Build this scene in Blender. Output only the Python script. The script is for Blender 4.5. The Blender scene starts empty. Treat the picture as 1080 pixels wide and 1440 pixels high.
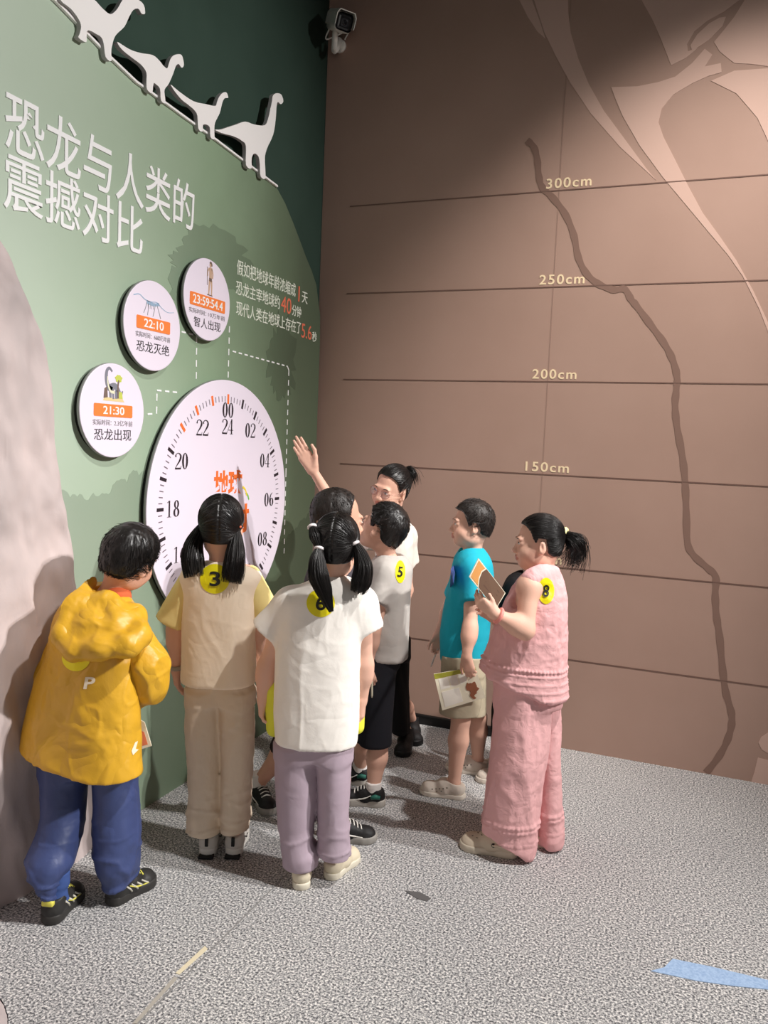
import bpy, bmesh, math, random
import numpy as np
from mathutils import Matrix, Vector
from mathutils.bvhtree import BVHTree

S = bpy.context.scene
COL = S.collection
rng = np.random.default_rng(7)
PI = math.pi

# ---------------------------------------------------------------- camera
FPX = 1118.2                                   # focal length in pixels of the 1080 x 1440 frame
CP = np.array([2.1938, -4.3436, 1.6312])
YAW, PITCH, ROLL = -0.3769, -0.0861, 0.0426
def cam_axes():
    cy, sy, cp, sp = math.cos(YAW), math.sin(YAW), math.cos(PITCH), math.sin(PITCH)
    f = np.array([sy*cp, cy*cp, sp]); r = np.array([cy, -sy, 0.0]); u = np.cross(r, f)
    c, s = math.cos(ROLL), math.sin(ROLL)
    return c*r + s*u, -s*r + c*u, f
AX_R, AX_U, AX_F = cam_axes()
RH = np.array([math.cos(YAW), -math.sin(YAW), 0.0])      # level axes: right, up, away
FH = np.array([math.sin(YAW), math.cos(YAW), 0.0])
UP = np.array([0, 0, 1.0])
cd = bpy.data.cameras.new('camera'); cam = bpy.data.objects.new('camera', cd); COL.objects.link(cam)
cd.sensor_fit = 'HORIZONTAL'; cd.sensor_width = 36.0; cd.lens = FPX/1080*36; cd.clip_start = .05
M = Matrix.Identity(4)
for i in range(3):
    M[i][0], M[i][1], M[i][2], M[i][3] = AX_R[i], AX_U[i], -AX_F[i], CP[i]
cam.matrix_world = M
S.camera = cam

# ---------------------------------------------------------------- light and exposure
S.view_settings.view_transform = 'Standard'; S.view_settings.look = 'None'
S.view_settings.gamma = 1.0; S.view_settings.use_curve_mapping = False
S.view_settings.exposure = 0.0
try:
    S.cycles.use_denoising = True
    S.cycles.max_bounces = 6; S.cycles.diffuse_bounces = 4
    S.cycles.sample_clamp_indirect = 4.0
except Exception: pass
W = bpy.data.worlds.new('museum_dim'); S.world = W; W.use_nodes = True
W.node_tree.nodes['Background'].inputs[0].default_value = (1.0, .95, .92, 1)
W.node_tree.nodes['Background'].inputs[1].default_value = 0.05
def spot(name, loc, aim, power, deg, blend, radius, color=(1, .975, .95)):
    l = bpy.data.lights.new(name, 'SPOT'); l.energy = power; l.spot_size = math.radians(deg); l.spot_blend = blend
    l.shadow_soft_size = radius; l.color = color
    o = bpy.data.objects.new(name, l); COL.objects.link(o); o.location = loc
    o.rotation_euler = (Vector(aim)-Vector(loc)).to_track_quat('-Z', 'Y').to_euler()
    return o
spot('ceiling_spot', (7.0, -1.30, 4.95), (0.0, -2.05, 2.1), 1540, 46, 1.0, .05)                       # low from the right: board and dial
spot('ceiling_spot', (7.0, -1.12, 4.72), (1.0, -2.2, 0.2), 1080, 42, 1.0, .06)                        # the same track: people and floor
spot('ceiling_spot', (3.45, -1.9, 5.2), (1.75, 0.0, 1.85), 930, 45, 1.0, .08, (1, .93, .87))          # brown wall
spot('ceiling_spot', (3.45, -2.2, 5.25), (1.35, -2.05, 0.0), 760, 66, 1.0, .06, (1, .975, .95))         # steep: people and floor
al = bpy.data.lights.new('added_fill_light', 'AREA'); al.energy = 26; al.size = 3.0; al.color = (1, .95, .90)  # soft fill added behind the camera to brighten the backs; no showcase stands there
ao = bpy.data.objects.new('added_fill_light', al); COL.objects.link(ao); ao.location = (3.4, -7.5, 2.0)
ao.rotation_euler = (Vector((1.0, -1.5, 1.0))-Vector((3.4, -7.5, 2.0))).to_track_quat('-Z', 'Y').to_euler()

# ---------------------------------------------------------------- pixel rays of the 1080 x 1440 frame -> places in the room
def ray(u, v):
    return (u-540)/FPX*AX_R - (v-720)/FPX*AX_U + AX_F
def at(u, v, d): return CP + d*ray(u, v)
def on_x(u, v, x=.04):
    r = ray(u, v); return CP + (x-CP[0])/r[0]*r
def on_y(u, v, y=0.):
    r = ray(u, v); return CP + (y-CP[1])/r[1]*r
def on_floor(u, v, z=0.):
    r = ray(u, v); return CP + (z-CP[2])/r[2]*r
def V(a, b, c):
    w = a*RH + b*UP + c*FH
    return w/np.linalg.norm(w)
def unit(a):
    a = np.asarray(a, float); return a/max(np.linalg.norm(a), 1e-9)

# ---------------------------------------------------------------- materials
def lin(c):
    c = np.array(c[:3], float)/255
    return tuple(np.where(c <= .04045, c/12.92, ((c+.055)/1.055)**2.4))+(1.,)
_m = {}
def mat(name, rgb, rough=.7, spec=.35, var=None, vscale=8., bump=0., bscale=60., bdetail=3., stretch=(1, 1, 1), metal=0., alpha=1., sheen=0., coat=0., distort=0., crumple=0., cscale=14.):
    if name in _m: return _m[name]
    m = bpy.data.materials.new(name); m.use_nodes = True; nt = m.node_tree; N = nt.nodes; L = nt.links
    b = N['Principled BSDF']; b.inputs['Base Color'].default_value = lin(rgb); b.inputs['Roughness'].default_value = rough
    b.inputs['Specular IOR Level'].default_value = spec; b.inputs['Metallic'].default_value = metal
    if sheen: b.inputs['Sheen Weight'].default_value = sheen
    if coat: b.inputs['Coat Weight'].default_value = coat
    if alpha < 1: b.inputs['Alpha'].default_value = alpha
    tc = N.new('ShaderNodeTexCoord'); mp = N.new('ShaderNodeMapping'); mp.inputs['Scale'].default_value = stretch
    L.new(tc.outputs['Object'], mp.inputs['Vector'])
    if var is not None:
        n = N.new('ShaderNodeTexNoise'); n.inputs['Scale'].default_value = vscale; n.inputs['Detail'].default_value = 4
        L.new(mp.outputs[0], n.inputs['Vector'])
        r = N.new('ShaderNodeValToRGB'); r.color_ramp.elements[0].position = .3; r.color_ramp.elements[1].position = .7
        r.color_ramp.elements[0].color = lin(rgb); r.color_ramp.elements[1].color = lin(var)
        L.new(n.outputs['Fac'], r.inputs['Fac']); L.new(r.outputs['Color'], b.inputs['Base Color'])
    if bump:
        n = N.new('ShaderNodeTexNoise'); n.inputs['Scale'].default_value = bscale; n.inputs['Detail'].default_value = bdetail; n.inputs['Distortion'].default_value = distort
        L.new(mp.outputs[0], n.inputs['Vector'])
        bp = N.new('ShaderNodeBump'); bp.inputs['Strength'].default_value = bump; bp.inputs['Distance'].default_value = .01
        L.new(n.outputs['Fac'], bp.inputs['Height']); L.new(bp.outputs[0], b.inputs['Normal'])
        if crumple:                                   # creased cloth: flat facets meeting in folds
            n3 = N.new('ShaderNodeTexNoise'); n3.inputs['Scale'].default_value = cscale; n3.inputs['Detail'].default_value = 2.5; n3.inputs['Distortion'].default_value = .5
            L.new(mp.outputs[0], n3.inputs['Vector'])
            m1 = N.new('ShaderNodeMath'); m1.operation = 'SUBTRACT'; m1.inputs[1].default_value = .5; L.new(n3.outputs['Fac'], m1.inputs[0])
            m2 = N.new('ShaderNodeMath'); m2.operation = 'ABSOLUTE'; L.new(m1.outputs[0], m2.inputs[0])
            b2 = N.new('ShaderNodeBump'); b2.inputs['Strength'].default_value = crumple; b2.inputs['Distance'].default_value = .05
            L.new(m2.outputs[0], b2.inputs['Height']); L.new(bp.outputs[0], b2.inputs['Normal']); L.new(b2.outputs[0], b.inputs['Normal'])
    _m[name] = m
    return m

# ---------------------------------------------------------------- objects
def mesh_obj(name, verts, faces, material, parent=None, smooth=True, base=None):
    """links ONE mesh; verts are world coordinates; the origin goes to base (or to the parent's place)"""
    verts = np.asarray(verts, float)
    root = parent
    while root is not None and root.parent is not None: root = root.parent
    o0 = np.array(root.location) if root is not None else (np.zeros(3) if base is None else np.asarray(base, float))
    me = bpy.data.meshes.new(name)
    if isinstance(faces, np.ndarray): faces = faces.tolist()
    me.from_pydata((verts-o0).tolist(), [], faces); me.update()
    if smooth: me.shade_smooth()
    for m in (material if isinstance(material, (list, tuple)) else [material]): me.materials.append(m)
    o = bpy.data.objects.new(name, me); COL.objects.link(o)
    if parent is not None: o.parent = parent
    else: o.location = o0
    return o
def thing(name, label, cat, loc=(0, 0, 0), group=None):
    o = bpy.data.objects.new(name, None); COL.objects.link(o); o.empty_display_size = .1
    o.location = loc
    return tag(o, label, cat, group)
def tag(o, label=None, cat=None, group=None, kind=None):
    if label: o['label'] = label
    if cat: o['category'] = cat
    if group: o['group'] = group
    if kind: o['kind'] = kind
    return o

def box(c, size, axes=None):
    """8 verts of a box around c; axes rows = unit axes"""
    A = np.eye(3) if axes is None else np.asarray(axes, float)
    s = np.asarray(size, float)/2
    v = [np.asarray(c, float)+A[0]*s[0]*i+A[1]*s[1]*j+A[2]*s[2]*k for i in (-1, 1) for j in (-1, 1) for k in (-1, 1)]
    return np.array(v), [(0, 1, 3, 2), (4, 6, 7, 5), (0, 4, 5, 1), (2, 3, 7, 6), (0, 2, 6, 4), (1, 5, 7, 3)]
def join(parts):
    vs, fs, n = [], [], 0
    for v, f in parts:
        v = np.asarray(v, float); vs.append(v); fs += [tuple(int(i)+n for i in q) for q in f]; n += len(v)
    return np.vstack(vs), fs
def rbox(c, size, axes=None, r=.01, seg=2):
    bm = bmesh.new(); bmesh.ops.create_cube(bm, size=1)
    for v in bm.verts: v.co = Vector([v.co[i]*size[i] for i in range(3)])
    bmesh.ops.bevel(bm, geom=bm.edges[:], offset=r, segments=seg, profile=.5, affect='EDGES')
    A = np.eye(3) if axes is None else np.asarray(axes, float)
    v = np.array([list(x.co) for x in bm.verts]) @ A + np.asarray(c, float)
    bm.verts.index_update(); f = [[x.index for x in q.verts] for q in bm.faces]; bm.free()
    return v, f
def prism(poly, fn, t0, t1):
    """extrude a 2-D polygon; fn(a, b, t) -> world point"""
    n = len(poly)
    area = sum(poly[i][0]*poly[(i+1) % n][1]-poly[(i+1) % n][0]*poly[i][1] for i in range(n))
    if area < 0: poly = poly[::-1]
    v = [fn(a, b, t1) for a, b in poly]+[fn(a, b, t0) for a, b in poly]
    f = [tuple(range(n)), tuple(range(2*n-1, n-1, -1))]+[(i, i+n, (i+1) % n+n, (i+1) % n) for i in range(n)]
    return np.array(v), f
def tube(pts, radii, n=10, closed=False, caps=True):
    P = np.asarray(pts, float); R = np.broadcast_to(np.asarray(radii, float), (len(P),))
    T = np.gradient(P, axis=0) if not closed else np.roll(P, -1, 0)-np.roll(P, 1, 0)
    T /= np.linalg.norm(T, axis=1)[:, None]+1e-12
    a = np.array([.31, .45, .84]); a = a if abs(T[0]@a) < .9 else np.array([1., 0, 0])
    v = []; u = unit(np.cross(T[0], a))
    for i in range(len(P)):
        u = unit(u-T[i]*(u@T[i])); w = np.cross(T[i], u)
        for k in range(n):
            th = 2*PI*k/n; v.append(P[i]+R[i]*(math.cos(th)*u+math.sin(th)*w))
    f = []; m = len(P)
    for i in range(m if closed else m-1):
        for k in range(n):
            f.append((i*n+k, i*n+(k+1) % n, ((i+1) % m)*n+(k+1) % n, ((i+1) % m)*n+k))
    if caps and not closed:
        f.append(tuple(range(n))[::-1]); f.append(tuple((m-1)*n+k for k in range(n)))
    return np.array(v), f
def lathe(prof, c, axis, n=48):
    """prof: (radius, height along axis)"""
    axis = unit(axis); a = unit(np.cross(axis, [.3, .2, .9] if abs(axis[2]) < .9 else [1, 0, 0])); b = np.cross(axis, a)
    v = []
    for r, h in prof:
        for k in range(n):
            th = 2*PI*k/n; v.append(np.asarray(c)+axis*h+r*(math.cos(th)*a+math.sin(th)*b))
    f = [(i*n+k, i*n+(k+1) % n, (i+1)*n+(k+1) % n, (i+1)*n+k) for i in range(len(prof)-1) for k in range(n)]
    f.append(tuple(range(n))[::-1]); f.append(tuple((len(prof)-1)*n+k for k in range(n)))
    return np.array(v), f
def smooth_curve(pts, n=8):
    """Catmull-Rom through the points"""
    P = np.asarray(pts, float); Q = np.vstack([2*P[0]-P[1], P, 2*P[-1]-P[-2]]); out = []
    for i in range(1, len(Q)-2):
        for k in range(n):
            t = k/n
            out.append(.5*((2*Q[i])+(-Q[i-1]+Q[i+1])*t+(2*Q[i-1]-5*Q[i]+4*Q[i+1]-Q[i+2])*t*t+(-Q[i-1]+3*Q[i]-3*Q[i+1]+Q[i+2])*t**3))
    out.append(P[-1]); return np.array(out)

# ---------------------------------------------------------------- lettering
_t = {}
def glyphs(body, bold=0.):
    """letters as a flat mesh, box scaled to 0..1 both ways"""
    if (body, bold) in _t: return _t[(body, bold)]
    c = bpy.data.curves.new('lettering', 'FONT'); c.body = body; c.size = 1; c.resolution_u = 4; c.offset = bold
    o = bpy.data.objects.new('lettering', c); COL.objects.link(o)
    dg = bpy.context.evaluated_depsgraph_get(); dg.update(); me = o.evaluated_get(dg).to_mesh()
    v = np.array([list(p.co)[:2] for p in me.vertices]).reshape(-1, 2); f = [tuple(p.vertices) for p in me.polygons]
    o.evaluated_get(dg).to_mesh_clear(); bpy.data.objects.remove(o); bpy.data.curves.remove(c)
    lo, hi = v.min(0), v.max(0); v = (v-lo)/np.maximum(hi-lo, 1e-6)
    _t[(body, bold)] = (v, f); return v, f
def letter_solid(body, a0, a1, b0, b1, fn, t0, t1, bold=0.):
    v, f = glyphs(body, bold)
    P = np.c_[a0+v[:, 0]*(a1-a0), b0+v[:, 1]*(b1-b0)]
    n = len(P); vv = [fn(a, b, t1) for a, b in P]+[fn(a, b, t0) for a, b in P]
    ff = list(f)
    edges = {}
    for q in f:
        for i in range(len(q)):
            e = (q[i], q[(i+1) % len(q)])
            if (e[1], e[0]) in edges: edges.pop((e[1], e[0]))
            else: edges[e] = 1
    ff += [(a+n, b+n, b, a) for a, b in edges]
    return np.array(vv), ff
LWALL = lambda a, b, t: np.array([t, a, b])          # left wall: a = along y, b = height
RWALL = lambda a, b, t: np.array([a, -t, b])         # right wall: a = along x, b = height
# ---------------------------------------------------------------- noise and sculpting: distance fields turned into meshes
def vnoise(P):
    P = np.asarray(P, float); i = np.floor(P).astype(np.int64); f = P-i; f = f*f*(3-2*f); out = 0
    for dx in (0, 1):
        for dy in (0, 1):
            for dz in (0, 1):
                h = (i[:, 0]+dx)*374761393+(i[:, 1]+dy)*668265263+(i[:, 2]+dz)*2147483647
                h = (h ^ (h >> 13))*1274126177 & 0x7fffffff; h = (h ^ (h >> 16)) & 0xffff
                w = (f[:, 0] if dx else 1-f[:, 0])*(f[:, 1] if dy else 1-f[:, 1])*(f[:, 2] if dz else 1-f[:, 2])
                out = out+w*(h/32767.5-1)
    return out
def fbm(P, o=3):
    s, a = 0, 1.
    for k in range(o): s = s+a*vnoise(P*2**k+k*17.3); a *= .5
    return s
def ridge(P, o=2):
    s, a = 0, 1.
    for k in range(o): s = s+a*(1-2*np.abs(vnoise(P*2**k+k*9.1))); a *= .5
    return s
class Field:
    """a signed distance grid; shapes blend into it"""
    def __init__(s, lo, hi, h):
        s.h = h; s.lo = np.asarray(lo, float); n = np.ceil((np.asarray(hi)-s.lo)/h).astype(int)+1; s.n = n
        s.f = np.full(n, .5, np.float32)
        s.ax = [s.lo[i]+h*np.arange(n[i]) for i in range(3)]
    def sub(s, lo, hi):
        a = np.clip(np.floor((np.asarray(lo)-s.lo)/s.h).astype(int), 0, s.n); b = np.clip(np.ceil((np.asarray(hi)-s.lo)/s.h).astype(int)+1, 0, s.n)
        sl = tuple(slice(a[i], b[i]) for i in range(3))
        g = [s.ax[i][sl[i]] for i in range(3)]
        return sl, (g[0][:, None, None], g[1][None, :, None], g[2][None, None, :])
    def put(s, sl, d, k, op):
        f = s.f[sl]; d = d.astype(np.float32)
        if f.size == 0: return
        if op == 'add':
            if k > 0: hh = np.maximum(k-np.abs(f-d), 0)/k; s.f[sl] = np.minimum(f, d)-hh*hh*k*.25
            else: s.f[sl] = np.minimum(f, d)
        else:
            d = -d
            if k > 0: hh = np.maximum(k-np.abs(f-d), 0)/k; s.f[sl] = np.maximum(f, d)+hh*hh*k*.25
            else: s.f[sl] = np.maximum(f, d)
    def rc(s, a, b, ra, rb, k=.02, op='add', flat=None, cap=False, scale=1.):
        """tapered limb; flat=(axis, factor) squeezes it along an axis; cap cuts its end b square"""
        a, b = np.asarray(a, float), np.asarray(b, float); m = max(ra, rb)*1.05+k+2*s.h
        sl, (X, Y, Z) = s.sub(np.minimum(a, b)-m, np.maximum(a, b)+m)
        ab = b-a; L2 = max(ab@ab, 1e-12); px, py, pz = X-a[0], Y-a[1], Z-a[2]
        t = np.clip((px*ab[0]+py*ab[1]+pz*ab[2])/L2, 0, 1)
        qx, qy, qz = px-t*ab[0], py-t*ab[1], pz-t*ab[2]
        q2 = qx*qx+qy*qy+qz*qz
        if flat is not None:
            n, fac = unit(flat[0]), flat[1]; dn = qx*n[0]+qy*n[1]+qz*n[2]; q2 = q2+dn*dn*(1/fac**2-1)
        d = np.sqrt(q2)-(ra+t*(rb-ra))
        if flat is not None: d = d*min(1., flat[1])**.5
        if cap:
            u = ab/math.sqrt(L2); d = np.maximum(d, (px*u[0]+py*u[1]+pz*u[2])-math.sqrt(L2))
        s.put(sl, d, k, op)
    def chain(s, pts, radii, k=.02, **kw):
        for i in range(len(pts)-1): s.rc(pts[i], pts[i+1], radii[i], radii[i+1], k, **{**kw, 'cap': kw.get('cap', False) and i == len(pts)-2})
    def ell(s, c, r, k=.02, op='add', A=None):
        """ellipsoid; rows of A are its axes"""
        c, r = np.asarray(c, float), np.asarray(r, float); A = np.eye(3) if A is None else np.asarray(A, float)
        ext = np.sqrt(((A*r[:, None])**2).sum(0))+k+2*s.h
        sl, (X, Y, Z) = s.sub(c-ext, c+ext)
        px, py, pz = X-c[0], Y-c[1], Z-c[2]; q = [A[i][0]*px+A[i][1]*py+A[i][2]*pz for i in range(3)]
        k0 = np.sqrt(sum((q[i]/r[i])**2 for i in range(3))); k1 = np.sqrt(sum((q[i]/r[i]**2)**2 for i in range(3)))
        s.put(sl, k0*(k0-1)/np.maximum(k1, 1e-6), k, op)
    def loft(s, secs, k=.02, op='add', e=2.4, fold=None, yaw=0.):
        """secs: rows (z, cx, cy, half width, half depth) with level ellipses lying along RH / FH"""
        Q = np.array(sorted(secs, key=lambda r: r[0]), float); m = max(Q[:, 3].max(), Q[:, 4].max())*1.15+k+2*s.h
        lo = np.array([Q[:, 1].min()-m, Q[:, 2].min()-m, Q[0, 0]-k-2*s.h]); hi = np.array([Q[:, 1].max()+m, Q[:, 2].max()+m, Q[-1, 0]+k+2*s.h])
        sl, (X, Y, Z) = s.sub(lo, hi); z = Z[0, 0]
        if z.size == 0: return
        zz = np.linspace(Q[0, 0], Q[-1, 0], 60); pc = [np.interp(zz, Q[:, 0], Q[:, i]) for i in range(1, 5)]
        ker = np.array([1, 2, 3, 2, 1.])/9
        pc = [np.convolve(np.pad(c_, 2, mode='edge'), ker, 'valid') for c_ in pc]
        cx, cy, rx, ry = [np.interp(z, zz, c_) for c_ in pc]
        dx, dy = X-cx, Y-cy; c_, s_ = math.cos(yaw), math.sin(yaw); e1, e2 = c_*RH+s_*FH, c_*FH-s_*RH; a = (dx*e1[0]+dy*e1[1]); b = (dx*e2[0]+dy*e2[1])
        if fold is not None:
            g = 1+fold(np.arctan2(b/ry, a/rx), Z)
        else: g = 1
        rr = (np.abs(a/rx)**e+np.abs(b/ry)**e)**(1/e)/g
        mn = np.minimum(rx, ry); d = (rr-1)*(mn*.6+.4*np.maximum(rx, ry)*np.minimum(1, mn/np.maximum(rx, ry)*1.6))
        d = np.maximum(d, Q[0, 0]-Z)
        d = np.maximum(d, Z-Q[-1, 0])
        s.put(sl, d, k, op)
    def cut(s, p, n, k=0.):
        """remove the side that n points to"""
        n = unit(n); p = np.asarray(p, float)
        d = (s.ax[0][:, None, None]-p[0])*n[0]+(s.ax[1][None, :, None]-p[1])*n[1]+(s.ax[2][None, None, :]-p[2])*n[2]
        s.f = np.maximum(s.f, d.astype(np.float32))
    def mesh(s, smooth=1):
        f = np.pad(s.f, 1, constant_values=.5); lo = s.lo-s.h; h = s.h
        sg = (f < 0)
        c = np.zeros(tuple(np.array(f.shape)-1), np.uint8); offs = [(i, j, k) for i in (0, 1) for j in (0, 1) for k in (0, 1)]
        n = c.shape
        for o in offs: c += sg[o[0]:o[0]+n[0], o[1]:o[1]+n[1], o[2]:o[2]+n[2]]
        idx = np.argwhere((c > 0) & (c < 8)); vals = [f[idx[:, 0]+o[0], idx[:, 1]+o[1], idx[:, 2]+o[2]] for o in offs]
        acc = np.zeros((len(idx), 3)); cnt = np.zeros(len(idx))
        for a in range(8):
            for ax in range(3):
                if offs[a][ax] == 0:
                    o2 = list(offs[a]); o2[ax] = 1; b = offs.index(tuple(o2)); va, vb = vals[a], vals[b]; m = (va < 0) != (vb < 0)
                    t = np.where(m, va/np.where(m, va-vb, 1), 0); p = np.tile(np.array(offs[a], float), (len(idx), 1)); p[:, ax] += t
                    acc += p*m[:, None]; cnt += m
        v = lo+(idx+acc/cnt[:, None])*h
        cid = np.full(n, -1, np.int32); cid[idx[:, 0], idx[:, 1], idx[:, 2]] = np.arange(len(idx)); F = []
        for ax in range(3):
            a1, a2 = (ax+1) % 3, (ax+2) % 3
            s0 = [slice(1, -1)]*3; s0[ax] = slice(0, -1); s1 = list(s0); s1[ax] = slice(1, None)
            A_, B_ = sg[tuple(s0)], sg[tuple(s1)]; e = np.argwhere(A_ != B_)
            if len(e) == 0: continue
            inside = A_[e[:, 0], e[:, 1], e[:, 2]]; base = e.copy(); base[:, a1] += 1; base[:, a2] += 1
            q = []
            for d1, d2 in ((-1, -1), (0, -1), (0, 0), (-1, 0)):
                b = base.copy(); b[:, a1] += d1; b[:, a2] += d2; q.append(cid[b[:, 0], b[:, 1], b[:, 2]])
            q = np.stack(q, 1); q[~inside] = q[~inside][:, ::-1]; F.append(q)
        F = np.vstack(F); F = F[(F >= 0).all(1)]
        for _ in range(smooth): v = relax(v, F, .5)
        return v, F
def relax(v, F, w=.5):
    e = np.vstack([F[:, [i, (i+1) % F.shape[1]]] for i in range(F.shape[1])]); n = len(v)
    cnt = np.bincount(e[:, 0], minlength=n)+np.bincount(e[:, 1], minlength=n)
    out = np.empty_like(v)
    for i in range(3):
        out[:, i] = (np.bincount(e[:, 0], v[e[:, 1], i], n)+np.bincount(e[:, 1], v[e[:, 0], i], n))/np.maximum(cnt, 1)
    return v+(out-v)*w
def normals(v, F):
    d1 = v[F[:, 2]]-v[F[:, 0]]; d2 = v[F[:, -1]]-v[F[:, 1]]; fn = np.cross(d1, d2); N = np.zeros_like(v)
    for i in range(3):
        for c in range(F.shape[1]): N[:, i] += np.bincount(F[:, c], fn[:, i], len(v))
    return N/(np.linalg.norm(N, axis=1)[:, None]+1e-12)
def strands(P, r):
    """many thin tapering locks in one mesh. P: (S, n, 3)"""
    S_, n, _ = P.shape; T = np.gradient(P, axis=1); T /= np.linalg.norm(T, axis=2)[..., None]+1e-9
    a = np.array([.33, .21, .92]); U_ = np.cross(T, a); U_ /= np.linalg.norm(U_, axis=2)[..., None]+1e-9; W_ = np.cross(T, U_)
    r = np.broadcast_to(np.asarray(r, float), (S_, n)); v = []
    for k in range(3):
        th = 2*PI*k/3; v.append(P+r[..., None]*(math.cos(th)*U_+math.sin(th)*W_))
    v = np.stack(v, 2).reshape(-1, 3); i0 = (np.arange(S_)[:, None]*n+np.arange(n-1)[None, :]).reshape(-1)*3; F = []
    for k in range(3): F.append(np.stack([i0+k, i0+(k+1) % 3, i0+3+(k+1) % 3, i0+3+k], 1))
    return v, np.vstack(F)
# ================================================================ the room
def speckle_floor():
    m = bpy.data.materials.new('speckled_vinyl'); m.use_nodes = True; nt = m.node_tree; N = nt.nodes; L = nt.links
    b = N['Principled BSDF']; b.inputs['Roughness'].default_value = .55; b.inputs['Specular IOR Level'].default_value = .3
    tc = N.new('ShaderNodeTexCoord')
    n1 = N.new('ShaderNodeTexNoise'); n1.inputs['Scale'].default_value = 135; n1.inputs['Detail'].default_value = 1.5; n1.inputs['Roughness'].default_value = .7
    L.new(tc.outputs['Object'], n1.inputs['Vector'])
    r = N.new('ShaderNodeValToRGB'); r.color_ramp.interpolation = 'LINEAR'
    e = r.color_ramp.elements; e[0].position = .34; e[0].color = lin((70, 70, 74)); e[1].position = .66; e[1].color = lin((244, 240, 236))
    x = r.color_ramp.elements.new(.46); x.color = lin((146, 146, 147)); x = r.color_ramp.elements.new(.56); x.color = lin((200, 198, 196))
    L.new(n1.outputs['Fac'], r.inputs['Fac'])
    n2 = N.new('ShaderNodeTexNoise'); n2.inputs['Scale'].default_value = 1.1; n2.inputs['Detail'].default_value = 5
    L.new(tc.outputs['Object'], n2.inputs['Vector'])
    r2 = N.new('ShaderNodeValToRGB'); r2.color_ramp.elements[0].position = .3; r2.color_ramp.elements[0].color = (.86, .86, .87, 1)
    r2.color_ramp.elements[1].position = .65; r2.color_ramp.elements[1].color = (1, 1, 1, 1)
    L.new(n2.outputs['Fac'], r2.inputs['Fac'])
    mx = N.new('ShaderNodeMix'); mx.data_type = 'RGBA'; mx.blend_type = 'MULTIPLY'; mx.inputs['Factor'].default_value = 1
    L.new(r.outputs['Color'], mx.inputs['A']); L.new(r2.outputs['Color'], mx.inputs['B']); L.new(mx.outputs['Result'], b.inputs['Base Color'])
    bp = N.new('ShaderNodeBump'); bp.inputs['Strength'].default_value = .12; bp.inputs['Distance'].default_value = .003
    L.new(n1.outputs['Fac'], bp.inputs['Height']); L.new(bp.outputs[0], b.inputs['Normal'])
    return m
v, f = box((3.5, -3.5, -.05), (7.6, 7.6, .1)); fl = mesh_obj('floor', v, f, speckle_floor(), smooth=False, base=(0, 0, 0)); tag(fl, kind='structure')
tag(fl, 'grey floor of black and white speckled vinyl sheet', 'floor')
jm = mat('floor_joint', (140, 138, 136), .6)
v, f = box((.853, -2.75, .0006), (.005, 2.2, .0012))
mesh_obj('floor_joint', v, f, jm, fl, smooth=False)
def wall_mat(name, a, b2, rough, vs, bump, bs):
    return mat(name, a, rough, .3, var=b2, vscale=vs, bump=bump, bscale=bs)
# left wall, draped in dark green cloth panels
gm = wall_mat('dark_green_cloth', (46, 66, 56), (52, 72, 62), .85, 3, .08, 220)
ys = np.linspace(-4.6, 0, 240); prof = .006*np.sin(ys*9+np.sin(ys*3.1)*2)*(np.abs(np.sin(ys*1.7)))
sv, sf = [], []
for i, y in enumerate(ys):
    for z in (0, 5.4): sv.append((prof[i] if y < -.02 else 0, y, z))
    for z in (5.4, 0): sv.append((-.12, y, z))
for i in range(len(ys)-1):
    a, b_ = i*4, i*4+4
    for k in range(4): sf.append((a+k, b_+k, b_+(k+1) % 4, a+(k+1) % 4))
sf += [(0, 1, 2, 3), tuple(len(ys)*4-4+k for k in (3, 2, 1, 0))]
wl = mesh_obj('wall_left', sv, sf, gm, base=(0, 0, 0)); tag(wl, 'dark green cloth covered wall behind the dinosaur board', 'wall', kind='structure')
# right wall: brown printed mural
bmat = wall_mat('brown_print', (176, 146, 132), (170, 140, 126), .62, 2.2, .05, 300)
v, f = box((3.0, .06, 2.7), (7.2, .12, 5.4)); wr = mesh_obj('wall_right', v, f, bmat, smooth=False, base=(0, 0, 0)); tag(wr, 'brown wall printed with a height scale and a pale mural', 'wall', kind='structure')
v, f = box((4.0, -.85, 5.45), (9, 9, .1)); c_ = mesh_obj('ceiling', v, f, mat('black_ceiling', (16, 16, 17), .9), smooth=False, base=(0, 0, 5.4)); tag(c_, kind='structure')
v, f = rbox((.8, -.012, .028), (1.5, .024, .056), r=.004); tag(mesh_obj('baseboard_right', v, f, mat('black_trim', (18, 17, 17), .4), base=(.8, 0, 0)), 'black baseboard along the foot of the brown wall', 'baseboard', kind='structure')
v, f = box((1.392, -.0006, 2.7), (.006, .0012, 5.3)); mesh_obj('print_seam', v, f, mat('seam_brown', (160, 131, 118), .7), wr, smooth=False)
# mural: pale shapes; outline points read in a zoomed crop
pale = mat('pale_brown_print', (206, 174, 160), .62, .3, bump=.04, bscale=300)
c2 = lambda a, b: (440+a*.59259, b*.59259)
c4 = lambda a, b: (760+a*.2963, 840+b*.2963)
_mt = [.0010]
def mural(name, pts, crop, m, t=None, rnd=True):
    _mt[0] += .00012; t = _mt[0]
    P = [on_y(*crop(a, b)) for a, b in pts]; poly = [(p[0], p[2]) for p in P]
    v, f = prism(poly, RWALL, -.0005, t); return mesh_obj(name, v, f, m, wr, smooth=False)
mural('mural_shape', [(460, -60), (505, -60), (520, 0), (540, 55), (552, 92), (533, 75), (510, 40), (490, 0)], c2, pale)
mural('mural_shape', [(515, -60), (525, 0), (550, 78), (575, 130), (610, 195), (660, 270), (730, 350), (815, 428), (790, 398), (740, 330), (690, 262), (655, 200), (630, 140), (612, 78), (606, 30), (605, -60)], c2, pale)
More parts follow.
